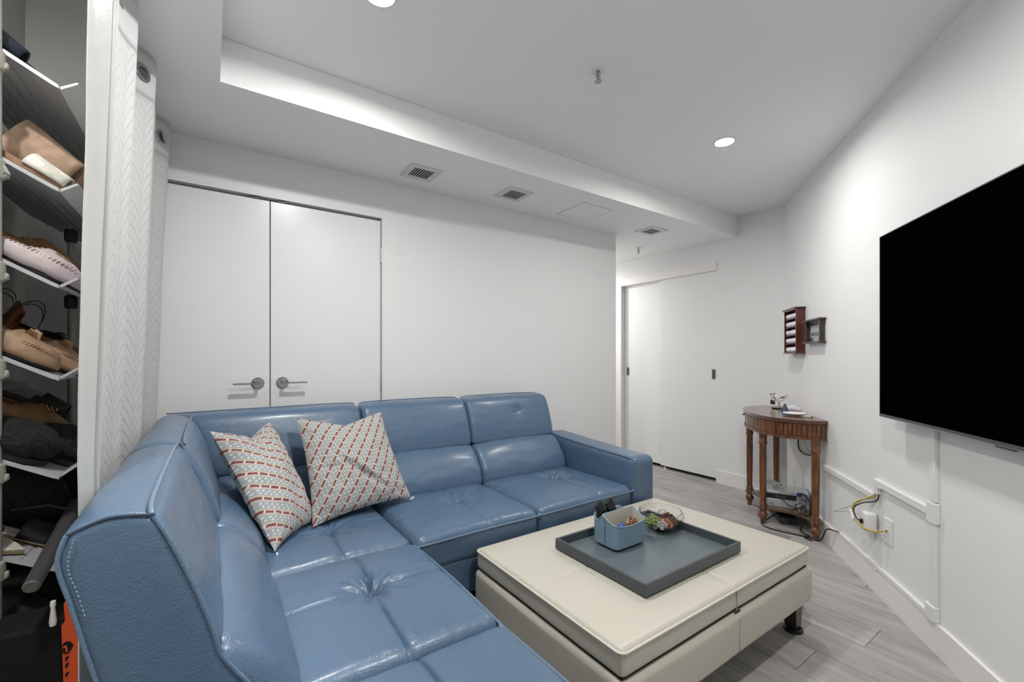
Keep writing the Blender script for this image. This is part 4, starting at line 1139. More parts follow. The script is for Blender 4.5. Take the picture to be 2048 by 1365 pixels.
lp('metal_tag', G().box(-.036, -.026, -.0075, -.006, .006, .020), M_CHROME, kf)
co = thing('blue_cone', 'dark blue faceted cone on the half-round table', 'ornament', tuple(on_table(.425, .115)))
lp('cone', G().lathe([(.026, 0), (.026, .003), (.008, .050), (.006, .054)], 12), mat('blue_ceramic', (.03, .07, .15), .3), co)
lp('tip', G().lathe([(.0075, .051), (.005, .058), (.001, .060)], 12), M_BLACK, co)
def dome(name, label, loc, R, h, m, cat):
    return solo(name, G().lathe([(.001, 0), (R*.8, 0), (R, h*.35), (R*.9, h*.75), (R*.5, h), (.001, h*1.02)], 36), m, label, cat, loc, 60, local=True)
bm = bmesh.new(); g = G()
for (x, y, z, r_) in ((0, 0, .022, .022), (.024, 0, .018, .018), (-.024, 0, .018, .017), (.010, 0, .032, .016), (-.012, 0, .030, .014), (.042, 0, .012, .012), (-.040, 0, .012, .012)): g.sphere((x, y, z), r_, 14, 10, (1, .5, 1))
solo('cloud_ornament', g, M_WHITEP, 'small white cloud-shaped ornament behind the blue cone', 'ornament', tuple(on_table(.375, .050)), 60, rot=(0, 0, math.radians(-67)), local=True)
solo('white_dish', scl(G().lathe([(.001, .004), (.045, .004), (.062, .012), (.070, .017), (.068, .020), (.045, .010), (.001, .010)], 40), 1.0, 1.0), M_WHITEP, 'flat round white dish on the half-round table', 'dish', tuple(on_table(.655, .120)), 60, local=True)
gr = thing('charm_cord', 'pale green loop with a red tip beside the white dish', 'cord', tuple(on_table(.745, .060)))
lp('loop', G().tube([(.016*math.cos(a*PI/6), .016*math.sin(a*PI/6), .008) for a in range(12)], .005, 8), mat('pale_green', (.55, .60, .35), .5), gr, 60)
lp('tip', G().tube([(-.012, -.016, .007), (-.022, -.032, .006)], .004, 8), mat('dark_red', (.16, .03, .02), .4), gr, 60)
lp('wire', G().tube(bez([(-.022, -.032, .006), (-.045, -.050, .004), (-.075, -.072, .003)], 4), .0012, 5), M_GREYC, gr, 60)

# electronics on the lower shelf
YV = math.radians(-62)
ec = WP(.560, .165)
def dev(name, label, z, dz, w2, d0, d1, m, off=(0, 0)):
    o_ = Vector((math.cos(YV)*off[0]-math.sin(YV)*off[1], math.sin(YV)*off[0]+math.cos(YV)*off[1], 0))
    t_ = thing(name, label, 'media player', (ec.x+o_.x, ec.y+o_.y, z), (0, 0, YV)); lp('case', G().box(-w2, w2, d0, d1, 0, dz, .002, 1), m, t_); return t_
M_SILV = mat('silver_case', (.48, .48, .50), .35, .5)
a_ = dev('silver_receiver', 'slim silver receiver with two round knobs, lowest on the table shelf', .1205, .056, .140, -.085, .06, M_SILV, (.012, 0))
for x in (-.085, .095): lp('knob', G().lathe([(.001, -.093), (.008, -.093), (.009, -.085)], 18, (x, 0, .026), 'y'), M_CHROME, a_, 40)
b_ = dev('dvd_player', 'black-fronted disc player stacked on the silver receiver', .177, .040, .125, -.080, .06, M_SILV, (-.02, .005))
lp('front_panel', G().box(-.115, .095, -.0825, -.080, .003, .036), M_BLACK, b_); lp('display', G().box(-.03, .03, -.0832, -.0826, .008, .030), mat('display_grey', (.07, .07, .075), .25), b_)
c_ = dev('game_console', 'wide silver box with a glossy glass top, highest in the stack', .2175, .018, .165, -.095, .085, M_SILV, (-.015, .0))
lp('glass_top', G().box(-.162, .162, -.092, .082, .018, .020), mat('glossy_grey', (.42, .45, .45), .05, coat=.8), c_)
lp('emblem', G().box(-.010, .022, -.025, -.020, .020, .0205), M_BLACK, c_)
lp('ports', G().box(.06, .075, -.096, -.095, .004, .013).box(.085, .1, -.096, -.095, .004, .013).box(.11, .125, -.096, -.095, .004, .013).box(.135, .15, -.096, -.095, .004, .013), M_CHROME, c_)
for i in range(4):
    g = G().box(-.075, .075, -.010, -.004, 0, .11, .001, 1)
    q = WP(.330+.010*i, .225-.016*i, .121)
    solo('magazine', g, [mat('cover_a', (.30, .32, .30), .3), mat('cover_b', (.55, .55, .53), .3), mat('cover_c', (.05, .06, .05), .3), mat('cover_d', (.60, .60, .58), .3)][i],
         ['grey booklet leaning outermost at the left end of the shelf', 'white booklet second from the left end of the shelf', 'black booklet between two pale ones on the table shelf', 'pale booklet resting nearest the silver stack'][i],
         'booklet', tuple(q), rot=(math.radians(-28), math.radians(0), math.radians(-120)), local=True, group='booklets at the end of the table shelf')
M_BLUEC = mat('blue_connector', (.01, .04, .20), .35)
solo('blue_connector', G().box(-.012, .014, -.010, .010, 0, .024, .003, 2), M_BLUEC, 'dark blue cable connector at the right of the silver stack', 'connector', tuple(WP(.690, .105, .225)), rot=(.2, .3, YV), local=True)
cable('video_cable', 'thick black cable arching from the connector behind the right leg', [WP(.690, .105, .240), WP(.725, .085, .250), WP(.775, .070, .225), WP(.800, .068, .180), WP(.800, .075, .135), WP(.77, .09, .124)], .0055, M_CABLE)
cable('video_cable', 'thinner black cable drooping across the stack front', [WP(.60, .225, .214), WP(.655, .205, .207), WP(.690, .195, .185), WP(.725, .17, .165), WP(.765, .12, .16), WP(.78, .09, .19), WP(.745, .08, .22)], .0035, M_CABLE)
cable('video_cable', 'black cable coiled low at the right end of the shelf', [WP(.70, .150, .125), WP(.74, .14, .150), WP(.785, .11, .175), WP(.79, .09, .145), WP(.75, .12, .126), WP(.71, .13, .160), WP(.74, .10, .19), WP(.78, .08, .15)], .003, M_CABLE)
cable('white_cable', 'thin white cable tied in the black coil on the shelf', [WP(.72, .13, .20), WP(.75, .12, .175), WP(.77, .125, .150), WP(.76, .135, .128)], .0025, M_GREYC)
rt = thing('power_strip', 'dark grey power box on the floor under the walnut table', 'power strip', tuple(WP(.50, .15, 0)), (0, 0, RA))
lp('case', G().box(-.13, .12, -.06, .05, 0, .05, .006, 2), mat('charcoal_plastic', (.035, .036, .038), .5), rt, 40)
for x in (-.08, -.03, .02, .07): lp('plug', G().box(x-.014, x+.014, -.03, .0, .05, .075, .003, 1), M_BLACK, rt)
cable('black_cable', 'black cord looping forward on the floor under the table', [WP(.52, .16, .060), WP(.56, .22, .040), WP(.60, .285, .008), WP(.655, .325, .006), WP(.73, .315, .006), WP(.79, .235, .006), WP(.82, .16, .006), WP(.84, .10, .006)], .0045, M_CABLE)
cable('black_cable', 'tangled black cord on the floor by the right table leg', [WP(.58, .12, .02), WP(.66, .15, .03), WP(.72, .09, .05), WP(.78, .12, .02), WP(.83, .08, .006), WP(.86, .12, .006), WP(.90, .09, .005)], .0045, M_CABLE)
cable('hanging_cord', 'black cord hanging against the wall beneath the table apron', [WP(.372, .012, .66), WP(.370, .012, .58), WP(.375, .012, .515), WP(.43, .014, .488), WP(.51, .014, .484), WP(.60, .012, .494), WP(.672, .010, .505)], .0048, M_CABLE)
cable('hanging_cord', 'thin grey cord hanging beside the black one on the wall', [WP(.450, .008, .66), WP(.457, .008, .585), WP(.53, .008, .535), WP(.627, .008, .515), WP(.675, .008, .52)], .0015, M_GREYC)
t_ = wall_thing('wall_outlet', 'beige outlet plate behind the right leg of the walnut table', 'outlet', .705, .56)
lp('faceplate', G().box(-.036, .036, 0, .006, -.059, .059, .002, 1), mat('beige_plate', (.55, .49, .36), .4), t_)
lp('receptacle', G().box(-.017, .017, .006, .008, -.034, .034, .001, 1), mat('beige_insert', (.50, .44, .32), .4), t_)

# ------------------------------------------------------------------ curtain
def thin_cloth(m, k):
    nt = m.node_tree; b = nt.nodes['Principled BSDF']; out = nt.nodes['Material Output']
    t = node(nt, 'ShaderNodeBsdfTranslucent'); t.inputs[0].default_value = (.92, .92, .90, 1)
    mx = node(nt, 'ShaderNodeMixShader'); mx.inputs[0].default_value = k
    nt.links.new(b.outputs[0], mx.inputs[1]); nt.links.new(t.outputs[0], mx.inputs[2]); nt.links.new(mx.outputs[0], out.inputs[0])
    return m
def curtain_mat(quilt):
    m = mat('white_curtain' if quilt else 'curtain_lining', (.74, .74, .74) if quilt else (.66, .66, .65), .6 if quilt else .35, spec=.3)
    nt = m.node_tree; b = nt.nodes['Principled BSDF']; b.inputs['Sheen Weight'].default_value = .2
    uv = node(nt, 'ShaderNodeUVMap'); sp = node(nt, 'ShaderNodeSeparateXYZ'); nt.links.new(uv.outputs[0], sp.inputs[0])
    tc = node(nt, 'ShaderNodeTexCoord'); n = node(nt, 'ShaderNodeTexNoise'); n.inputs['Scale'].default_value = 14; n.inputs['Detail'].default_value = 5
    nt.links.new(tc.outputs['Object'], n.inputs['Vector'])
    h = math_n(nt, 'MULTIPLY', n.outputs['Fac'], 1.0)
    if quilt:
        # leaf-shaped chevron quilting: slanted stitch lines meeting on vertical spines
        P = .075
        a = math_n(nt, 'ABSOLUTE', math_n(nt, 'SUBTRACT', math_n(nt, 'FRACT', math_n(nt, 'DIVIDE', sp.outputs[0], P)), .5))
        wv = math_n(nt, 'MULTIPLY', math_n(nt, 'POWER', a, 1.4), .17)
        t = math_n(nt, 'FRACT', math_n(nt, 'DIVIDE', math_n(nt, 'ADD', sp.outputs[1], wv), .042))
        l = math_n(nt, 'ABSOLUTE', math_n(nt, 'SUBTRACT', t, .5))
        puff = math_n(nt, 'POWER', math_n(nt, 'MULTIPLY', l, 2), 6)
        spine = math_n(nt, 'POWER', math_n(nt, 'MULTIPLY', a, 2), 10)
        h = math_n(nt, 'SUBTRACT', h, math_n(nt, 'MULTIPLY', math_n(nt, 'MAXIMUM', puff, spine), .55))
    bp = node(nt, 'ShaderNodeBump'); bp.inputs['Strength'].default_value = .5 if quilt else .35; bp.inputs['Distance'].default_value = .008
    nt.links.new(h, bp.inputs['Height']); nt.links.new(bp.outputs['Normal'], b.inputs['Normal'])
    return thin_cloth(m, .42 if quilt else .30)
M_CURT = curtain_mat(True); M_LIN = curtain_mat(False)
M_HEAD = thin_cloth(mat('curtain_header', (.74, .74, .74), .6, spec=.3), .42)
CURP = [(-.160, 1.258), (-.185, 1.31), (-.205, 1.40), (-.218, 1.52), (-.205, 1.66), (-.180, 1.745), (-.205, 1.80), (-.262, 1.87), (-.225, 1.96), (-.163, 2.050), (-.190, 2.10), (-.255, 2.18), (-.225, 2.26), (-.184, 2.322), (-.205, 2.37), (-.250, 2.43), (-.205, 2.50), (-.154, 2.578), (-.185, 2.62), (-.215, 2.65)]
LEAD = [(-.193, 1.190), (-.186, 1.206), (-.172, 1.232), (-.160, 1.256)]
cur = thing('curtain', 'white quilted curtain with steel grommets beside the shoe rack', 'curtain', (-.21, 1.9, .03))
def shift(y, z):
    f = min(1, max(0, (2.22-z)/1.28))
    return -(.020+.019*min(1, max(0, (y-1.19)/.065))+.009*min(1, max(0, (y-1.25)/1.2)))*f
def cloth(pts, z0, z1, nz, wob, header=False):
    pp = bez([(x, y, 0) for x, y in pts], 10)
    ln = [0]
    for i in range(1, len(pp)): ln.append(ln[-1]+(pp[i]-pp[i-1]).length)
    rows = []; uvr = []
    for k in range(nz+1):
        z = z0+(z1-z0)*k/nz; row = []; ur = []
        for i, p in enumerate(pp):
            zz_ = z
            w1 = wob*min(1, max(0, (2.1-z)/.4))*(noise.noise(Vector((p.y*4, z*1.3, 2)))+.5*noise.noise(Vector((p.y*11, z*4, 5))))
            row.append(Vector((p.x+shift(p.y, zz_)+w1, p.y+w1*.6, zz_))); ur.append((ln[i], z))
        rows.append(row); uvr.append(ur)
    return rows, uvr
def cloth_part(name, rows, uvr, m, parent):
    o = part(name, G().grid(rows), m, parent, None, normals=False)
    me = o.data; ul = me.uv_layers.new(name='UVMap'); flat = [u for r_ in uvr for u in r_]
    for l in me.loops: ul.data[l.index].uv = flat[l.vertex_index]
    me.polygons.foreach_set('use_smooth', [True]*len(me.polygons))
    md = o.modifiers.new('cloth_thickness', 'SOLIDIFY'); md.thickness = .0025; md.offset = 0
    return o
r1, u1 = cloth(CURP, .03, 2.105, 60, .006); cloth_part('quilted_panel', r1, u1, M_CURT, cur)
r2, u2 = cloth(CURP, 2.105, 2.262, 6, .0); cloth_part('header_band', r2, u2, M_HEAD, cur)
r3, u3 = cloth(LEAD, .03, 2.262, 60, .004); cloth_part('lining_edge', r3, u3, M_LIN, cur)
g = G().tube([Vector((-.158+shift(1.257, z), 1.2565, z)) for z in [2.262-.07*i for i in range(32)]], .0055, 8)
part('hem', g, M_HEAD, cur, 60)
def grommet(x, y, z, ang):
    rows = []
    g = G().lathe([(.020, -.004), (.024, -.005), (.031, -.003), (.032, 0), (.031, .003), (.024, .005), (.020, .004)], 32, axis='y', cap=False)
    g.xf(Matrix.Translation((x, y, z)) @ Matrix.Rotation(ang, 4, 'Z'))
    o = part('grommet', g, M_CHROME, cur, 60)
    h = G().lathe([(.001, -.0042), (.020, -.0042)], 24, axis='y', cap=False); h.xf(Matrix.Translation((x, y, z)) @ Matrix.Rotation(ang, 4, 'Z'))
    part('grommet_hole', h, mat('grommet_shade', (.05, .05, .05), .5), o)
for (x, y), a in (((-.203, 1.712), 58), ((-.194, 2.004), 56), ((-.205, 2.292), 58), ((-.180, 2.540), 58), ((-.160, 1.238), 50)):
    grommet(x, y, 2.185, math.radians(a))
rod = thing('curtain_rod', 'steel curtain rod threaded through the curtain grommets', 'curtain rod', (-.21, 1.6, 2.185))
part('pole', G().tube([(-.215, .55, 2.185), (-.215, 2.68, 2.185)], .012, 14), M_STEEL, rod, 60)
part('ceiling_bracket', G().tube([(-.215, 1.15, 2.185), (-.215, 1.15, 2.275)], .006, 10), M_STEEL, rod, 60)
part('wall_flange', G().lathe([(.001, 2.672), (.026, 2.672), (.026, 2.683)], 24, (-.215, 0, 2.185), 'y'), M_STEEL, rod, 60)

# ------------------------------------------------------------------ shoe rack
XLIP, SL, YN, YFAR = -.3036, .57, 1.512, 2.185
TILT = math.atan(SL)
XP = -.4075
rack = thing('shoe_rack', 'grey metal shoe rack with tilted ribbed shelves behind the curtain', 'shoe rack', (XP, 1.85, 0))
M_POST = mat('rack_post', (.42, .42, .40), .4, .3); M_SHELF = mat('rack_shelf', (.42, .43, .45), .5, .1)
M_LIPM = mat('rack_lip', (.46, .47, .49), .4, .3); M_CLIP = mat('rack_clip', (.33, .32, .29), .5); M_KNOB = mat('rack_bracket', (.045, .047, .05), .45)
for x, y in ((XP, YN-.004), (XP, YFAR), (-.60, YN+.02), (-.60, YFAR)):
    part('post', G().tube([(x, y, 0), (x, y, 2.25 if y < 1.6 else 1.93)], .011, 14), M_POST, rack, 60)
LZ = [1.846, 1.593, 1.356, 1.129, .887, .660, .423]
def shelf_z(k, x): return LZ[k]+SL*(XLIP-x)
for k, z in enumerate(LZ):
    x1 = -.612
    def zz_(x): return z+SL*(XLIP-x)
    th = .004
    prof = [(x1, zz_(x1)+.02), (x1+.004, zz_(x1))]
    nrib = 7
    for i in range(nrib):
        xa = x1+.02+(XLIP-.03-x1-.02)*i/nrib; xb = xa+.006
        prof += [(xa, zz_(xa)), (xa+.002, zz_(xa)-.0035), (xb, zz_(xb)-.0035), (xb+.002, zz_(xb))]
    prof += [(XLIP, z)]
    for s_ in (0,):
        rows = [[Vector((x, y, q)) for x, q in prof] for y in (YN+.002, 2.575)]
        rows2 = [[Vector((x, y, q-th)) for x, q in prof] for y in (YN+.002, 2.575)]
        g = G().grid(rows).grid([r_[::-1] for r_ in rows2])
        n_ = len(prof)
        g.grid([rows[0], rows2[0]]); g.grid([rows[1], rows2[1]])
        s = part('shelf', g, M_SHELF, rack)
    # folded front lip and side flange
    lip = [(XLIP-.001, z-th-.0005), (XLIP+.031, z+.020), (XLIP+.033, z+.0235), (XLIP+.029, z+.0245), (XLIP-.003, z+.002)]
    g = G().prism([(a, b) for a, b in lip], YN+.010, 2.575); g.v = [Vector((v.x, v.z, v.y)) for v in g.v]
    part('lip', g, M_LIPM, s, 20)
    sd = [(x1, zz_(x1)-.008), (XLIP-.012, z-.001), (XLIP, z-.006), (XLIP-.001, z+.003), (XLIP-.014, z+.010), (x1, zz_(x1)+.004)]
    g = G().prism(sd, YN-.001, YN+.002); g.v = [Vector((v.x, v.z, v.y)) for v in g.v]
    part('side_flange', g, M_LIPM, s)
    zc = zz_(XP)
    part('clip', G().lathe([(.0125, -.048), (.0165, -.044), (.0175, -.020), (.0165, -.004), (.0125, 0)], 18, (XP, YN-.004, zc-.012)).box(XP+.008, XP+.022, YN-.010, YN+.004, zc-.055, zc-.038, .003, 1), M_CLIP, rack, 40)
    part('bracket', G().box(XP-.018, XP+.016, YFAR-.016, YFAR+.016, zc-.062, zc-.012, .010, 3), M_KNOB, rack, 40)
part('bag_corner', G().add([(-.405, YN-.012, LZ[1]+.045), (-.388, YN-.012, LZ[1]+.030), (-.380, YN-.014, LZ[1]+.012), (-.398, YN-.012, LZ[1]+.018), (-.41, YN-.006, LZ[1]+.03)], [(0, 1, 2, 3), (0, 3, 4)]), M_GREYC, rack)

# ------------------------------------------------------------------ shoes
def shoe_w(t, W, point=.0):
    a = W/2*(.62+.38*math.sin(min(1, t/.72)*PI/2)) if t < .72 else W/2*math.cos((t-.72)/.28*PI/2)**(.55+point)
    if t < .10: a *= math.sqrt(max(0, t/.10))*.85+.15*(t/.10)
    return max(a, .0008)
def sole_g(L, W, z0, z1, point=0, n=30):
    ts = [k/n for k in range(n+1)]
    loop = [(t*L, -shoe_w(t, W, point)) for t in ts]+[(t*L, shoe_w(t, W, point)) for t in reversed(ts)]
    return G().prism(loop, z0, z1)
def upper_g(L, W, H, z0, open0=.06, open1=.55, heel=.9, point=0, n=34, m=18, wrk=.0, toe=.45):
    rows = []; keep = []
    for k in range(n+1):
        t = k/n; w = shoe_w(t, W, point)+.002
        if t < .6: h = H*(heel+(1-heel)*math.sin(t/.6*PI))*(.92 if open0 < t < open1 else 1)
        else: h = H*(toe+(1-toe)*math.cos((t-.6)/.4*PI/2)**.8)
        if t < .04: h *= .75+.25*t/.04
        if t > .93: h *= math.sqrt(max(.02, (1-t)/.07))
        row = []
        for j in range(m+1):
            a = PI*j/m; x = t*L
            y = -w*math.copysign(abs(math.cos(a))**.75, math.cos(a)); z = z0+h*abs(math.sin(a))**.7
            if wrk: z += wrk*noise.noise(Vector((t*9, a*2, W*40)))
            row.append(Vector((x, y, z)))
        rows.append(row)
    g = G(); M = m+1
    vs = [p for r_ in rows for p in r_]; fs = []
    for k in range(n):
        t = (k+.5)/n
        for j in range(m):
            a = (j+.5)/m
            if open0 < t < open1:
                c = .30 if t < open1-.10 else .30*math.sqrt(max(0, (open1-t)/.10))
                if abs(a-.5) < c: continue
            fs.append((k*M+j, k*M+j+1, (k+1)*M+j+1, (k+1)*M+j))
    # drop unused vertices
    used = sorted({i for f in fs for i in f}); mp = {i: q for q, i in enumerate(used)}
    return g.add([vs[i] for i in used], [tuple(mp[i] for i in f) for f in fs])
def strap_g(L, W, t0, t1, H, z0, n=10, m=16, point=0, lean=0.0):
    rows = []
    for k in range(n+1):
        t = t0+(t1-t0)*k/n; w = shoe_w(t, W, point)+.004
        h = H*(1-.25*(k/n))
        rows.append([Vector((t*L-lean*abs(math.cos(PI*j/m)), -w*math.cos(PI*j/m), z0+h*math.sin(PI*j/m)**.85)) for j in range(m+1)])
    return G().grid(rows)
def solid(o, t=.003):
    md = o.modifiers.new('material_thickness', 'SOLIDIFY'); md.thickness = t; md.offset = 0; return o
def place_shoe(name, label, k, y, xtoe, L, cat='shoe', group=None, yaw=0, roll=0, lift=0.0):
    xh = xtoe-L*math.cos(TILT)
    return thing(name, label, cat, (xh, y, shelf_z(k, xh)+.0055+lift), (roll, TILT, yaw), group)
def flat_shoe(name, label, k, y, xtoe, L, W, H, m, ms, min_=None, group=None, yaw=0, open1=.55, point=0, heel=.9, toe=.45, wrk=0.0, lift=0):
    t_ = place_shoe(name, label, k, y, xtoe, L, 'shoe', group, yaw, 0, lift)
    lp('sole', sole_g(L, W, 0, .008, point), ms, t_, 30)
    solid(lp('upper', upper_g(L, W, H, .006, .05, open1, heel, point, wrk=wrk, toe=toe), m, t_, 50, normals=False), .0025)
    lp('insole', sole_g(L*.97, W*.92, .0085, .0105, point), min_ or ms, t_, 30)
    return t_
def leath(name, c, r=.55): return twotone(name, c, tuple(min(1, v*1.25) for v in c), 40, r)
M_PINK = twotone('lilac_leather', (.34, .275, .335), (.42, .36, .37), 9, .5); M_TAN = leath('tan_leather', (.26, .165, .10)); M_TAN2 = leath('brown_leather', (.17, .085, .035))
M_OR = leath('rust_leather', (.22, .065, .02)); M_BEI = leath('beige_suede', (.34, .235, .165), .8); M_WLEA = leath('white_leather', (.58, .56, .50))
M_NAVY = leath('navy_leather', (.010, .016, .028)); M_BLEA = leath('black_leather', (.010, .010, .011), .4); M_RUB = mat('dark_rubber', (.012, .011, .010), .7)
M_CORK = leath('cork', (.24, .14, .08)); M_INBR = leath('brown_insole', (.11, .075, .045), .6); M_MINT = leath('mint_insole', (.28, .36, .28), .7)
M_GOLD = mat('gold_edge', (.55, .42, .24), .35, .5)
# top shelf
t_ = place_shoe('navy_sandal', 'dark navy sandal at the end of the top shelf', 0, 1.575, -.386, .22, 'shoe')
lp('sole', sole_g(.22, .08, 0, .012), M_NAVY, t_, 30); solid(lp('strap', strap_g(.22, .08, .62, .98, .045, .010), M_NAVY, t_, 50, normals=False), .004)
t_ = place_shoe('navy_sandal', 'dark navy sandal behind the first on the top shelf', 0, 1.675, -.400, .22, 'shoe')
lp('sole', sole_g(.22, .08, 0, .012), M_NAVY, t_, 30); solid(lp('strap', strap_g(.22, .08, .62, .98, .045, .010), M_NAVY, t_, 50, normals=False), .004)
# second shelf: white sandal, beige platform mules
t_ = place_shoe('white_sandal', 'open-toe sandal with a wide white strap on a tan sole', 1, 1.562, -.300, .235, 'shoe')
lp('sole', sole_g(.235, .082, 0, .014), M_CORK, t_, 30); solid(lp('strap', strap_g(.235, .082, .64, .965, .040, .010), M_WLEA, t_, 50, normals=False), .003)
for i, (y, xt, lab) in enumerate(((1.655, -.318, 'beige platform mule with a broad strap, nearer of the pair'), (1.765, -.318, 'beige platform mule with a broad strap, farther of the pair'))):
    t_ = place_shoe('beige_mule', lab, 1, y, xt, .24, 'shoe', 'beige platform mules')
    lp('platform', sole_g(.24, .088, 0, .030), M_CORK, t_, 30); lp('footbed', sole_g(.238, .086, .030, .034), M_BEI, t_, 30)
    solid(lp('strap', strap_g(.24, .088, .36, .93, .118, .016), M_BEI, t_, 50, normals=False), .004)
# third shelf: lilac moccasins, brown lace shoes
def lace(t_, L, H, m):
    g = G()
    for sx, sy in ((.02, .018), (.02, -.018), (.034, .010), (.034, -.012)):
        g.tube(bez([(L*.64, 0, H), (L*.64+sx*.6, sy, H+.008), (L*.64+sx, sy*.6, H+.002), (L*.64+.004, 0, H)], 4), .0016, 6)
    lp('lace_bow', g, m, t_, 60)
def stitch(t_, L, W, H, m, t0=.1, t1=.9, n=26):
    g = G()
    for k in range(n):
        t = t0+(t1-t0)*k/n; w = shoe_w(t, W)
        g.tube([(t*L, -w*.96, .006+H*.62), (t*L+.003, -w*.86, .006+H*.74)], .0011, 5)
    lp('stitching', g, m, t_, kind='stuff')
p_ = flat_shoe('lilac_moccasin', 'lilac leather moccasin nearest the front of its shelf', 2, 1.560, -.272, .265, .088, .058, M_PINK, M_RUB, M_INBR, 'lilac moccasins', wrk=.004, open1=.60, heel=1.0)
lace(p_, .265, .056, M_CORK); stitch(p_, .265, .088, .058, M_TAN2)
lp('tongue', G().box(.150, .185, -.018, .018, .050, .062, .004, 2), mat('ochre_suede', (.36, .17, .06), .8), p_, 40)
p_ = flat_shoe('lilac_moccasin', 'lilac leather moccasin second along the shelf, mostly hidden', 2, 1.660, -.285, .265, .088, .058, M_PINK, M_RUB, M_INBR, 'lilac moccasins', wrk=.004, open1=.60)
lace(p_, .265, .056, M_CORK)
for y, xt, lab in ((1.765, -.330, 'brown leather lace-up shoe behind the lilac moccasins, nearer one'), (1.870, -.335, 'brown leather lace-up shoe behind the lilac moccasins, farther one')):
    p_ = flat_shoe('brown_shoe', lab, 2, y, xt, .27, .09, .085, M_TAN2, M_RUB, M_INBR, 'brown lace-up shoes', heel=1.0); lace(p_, .27, .080, M_CORK)
# fourth shelf: tan bow loafers, rust flats, black sandal
for y, xt, lab in ((1.560, -.318, 'tan bow moccasin at the near edge of its shelf'), (1.655, -.278, 'tan bow moccasin set forward beside the first')):
    p_ = flat_shoe('tan_moccasin', lab, 3, y, xt, .25, .086, .052, M_TAN, M_RUB, M_MINT, 'tan bow moccasins', wrk=.003, heel=1.1, open1=.58)
    stitch(p_, .25, .086, .052, M_TAN2, .3, .92, 24)
    g = G()
    for s in (1, -1): g.add([(.150, 0, .054), (.162, s*.022, .074), (.176, s*.020, .070), (.182, s*.010, .052), (.166, 0, .050)], [(0, 1, 2, 3, 4)])
    solid(lp('bow', g, M_TAN, p_), .004)
    lp('eyelet', G().tube([(.108+.009*math.cos(a*PI/5), -.0385, .044+.006*math.sin(a*PI/5)) for a in range(11)], .0014, 6), M_CHROME, p_, 60)
for y, xt, lab in ((1.800, -.335, 'rust orange pointed flat, nearer of the two'), (1.905, -.300, 'rust orange pointed flat, farther of the two')):
    p_ = flat_shoe('rust_flat', lab, 3, y, xt, .26, .082, .042, M_OR, M_RUB, M_INBR, 'rust pointed flats', point=.5, open1=.62, heel=1.5)
    solid(lp('heel_counter', strap_g(.26, .080, .03, .13, .100, .006), M_OR, p_, 50, normals=False), .004)
    g = G()
    for h_ in (.115, .128): g.tube([(.015+.03*(1-math.cos(a*PI/8)), -.028*math.cos(a*PI/8), .05+(h_-.05)*math.sin(a*PI/8)) for a in range(9)], .0015, 6)
    lp('ankle_straps', g, mat('olive_cord', (.05, .055, .045), .6), p_, 60)
p_ = flat_shoe('black_bow_flat', 'black flat with a bow behind the rust orange flats', 3, 2.06, -.375, .24, .08, .045, M_BLEA, M_RUB, M_BLEA)
g = G().sphere((.17, .012, .052), .014, 10, 8, (.8, 1.2, .7)).sphere((.17, -.012, .052), .014, 10, 8, (.8, 1.2, .7)); lp('bow', g, M_BLEA, p_, 60)
# fifth shelf: furry black slippers in front, brown-lined mules stacked up behind
def fur_mat():
    m = twotone('black_fur', (.006, .006, .006), (.014, .014, .013), 120, .9)
    nt = m.node_tree; b = nt.nodes['Principled BSDF']
    tc = node(nt, 'ShaderNodeTexCoord'); n = node(nt, 'ShaderNodeTexNoise'); n.inputs['Scale'].default_value = 150; n.inputs['Detail'].default_value = 6
    nt.links.new(tc.outputs['Object'], n.inputs['Vector'])
    bp = node(nt, 'ShaderNodeBump'); bp.inputs['Strength'].default_value = .9; bp.inputs['Distance'].default_value = .006
    nt.links.new(n.outputs['Fac'], bp.inputs['Height']); nt.links.new(bp.outputs['Normal'], b.inputs['Normal']); return m
M_FUR = fur_mat()
def furry(label, k, y, xt, seed, H=.078):
    t_ = place_shoe('fur_slipper', label, k, y, xt, .24, 'shoe', 'furry black slippers')
    lp('sole', sole_g(.24, .088, 0, .012), M_RUB, t_, 30)
    bm = bmesh.new(); bmesh.ops.create_icosphere(bm, subdivisions=4, radius=1)
    for v in bm.verts:
        p = v.co.copy(); kk = 1+.10*noise.noise(p*2.2+Vector((seed, 0, 0)))+.07*noise.noise(p*7+Vector((0, seed, 0)))
        v.co = Vector((.165+p.x*.078*kk, p.y*.054*kk, max(.004, .040+p.z*H*.58*kk)))
    lp('fur_upper', G().bm(bm), M_FUR, t_, 80)
furry('furry black slipper in front on the fifth shelf, left of the pair', 4, 1.555, -.335, 3, .080)
furry('furry black slipper pushed forward beside the first', 4, 1.650, -.272, 6, .085)
M_DKM = leath('dark_moss', (.022, .022, .016))
for i, (y, xt, lab, m) in enumerate(((1.76, -.372, 'dark mule with brown insole, nearest of three standing up', M_TAN2), (1.86, -.380, 'dark mule with brown insole, middle of three', M_BLEA), (1.96, -.378, 'dark mule with brown insole, farthest of three', M_BLEA))):
    t_ = place_shoe('dark_mule', lab, 4, y, xt, .235, 'shoe', 'dark mules on the fifth shelf', lift=.045)
    lp('sole', sole_g(.235, .082, 0, .014), m, t_, 30); lp('insole', sole_g(.228, .074, .014, .017), M_INBR, t_, 30)
    lp('heel', G().box(.004, .045, -.028, .028, -.045, 0, .004, 1), M_BLEA, t_)
    solid(lp('strap', strap_g(.235, .082, .66, .95, .045, .010), M_DKM, t_, 50, normals=False), .004)
p_ = flat_shoe('beaded_flat', 'brown flat with a sparkling copper brooch among dark shoes', 4, 1.705, -.335, .23, .078, .045, M_TAN2, M_RUB, M_INBR, lift=.055)
g = G(); random.seed(5)
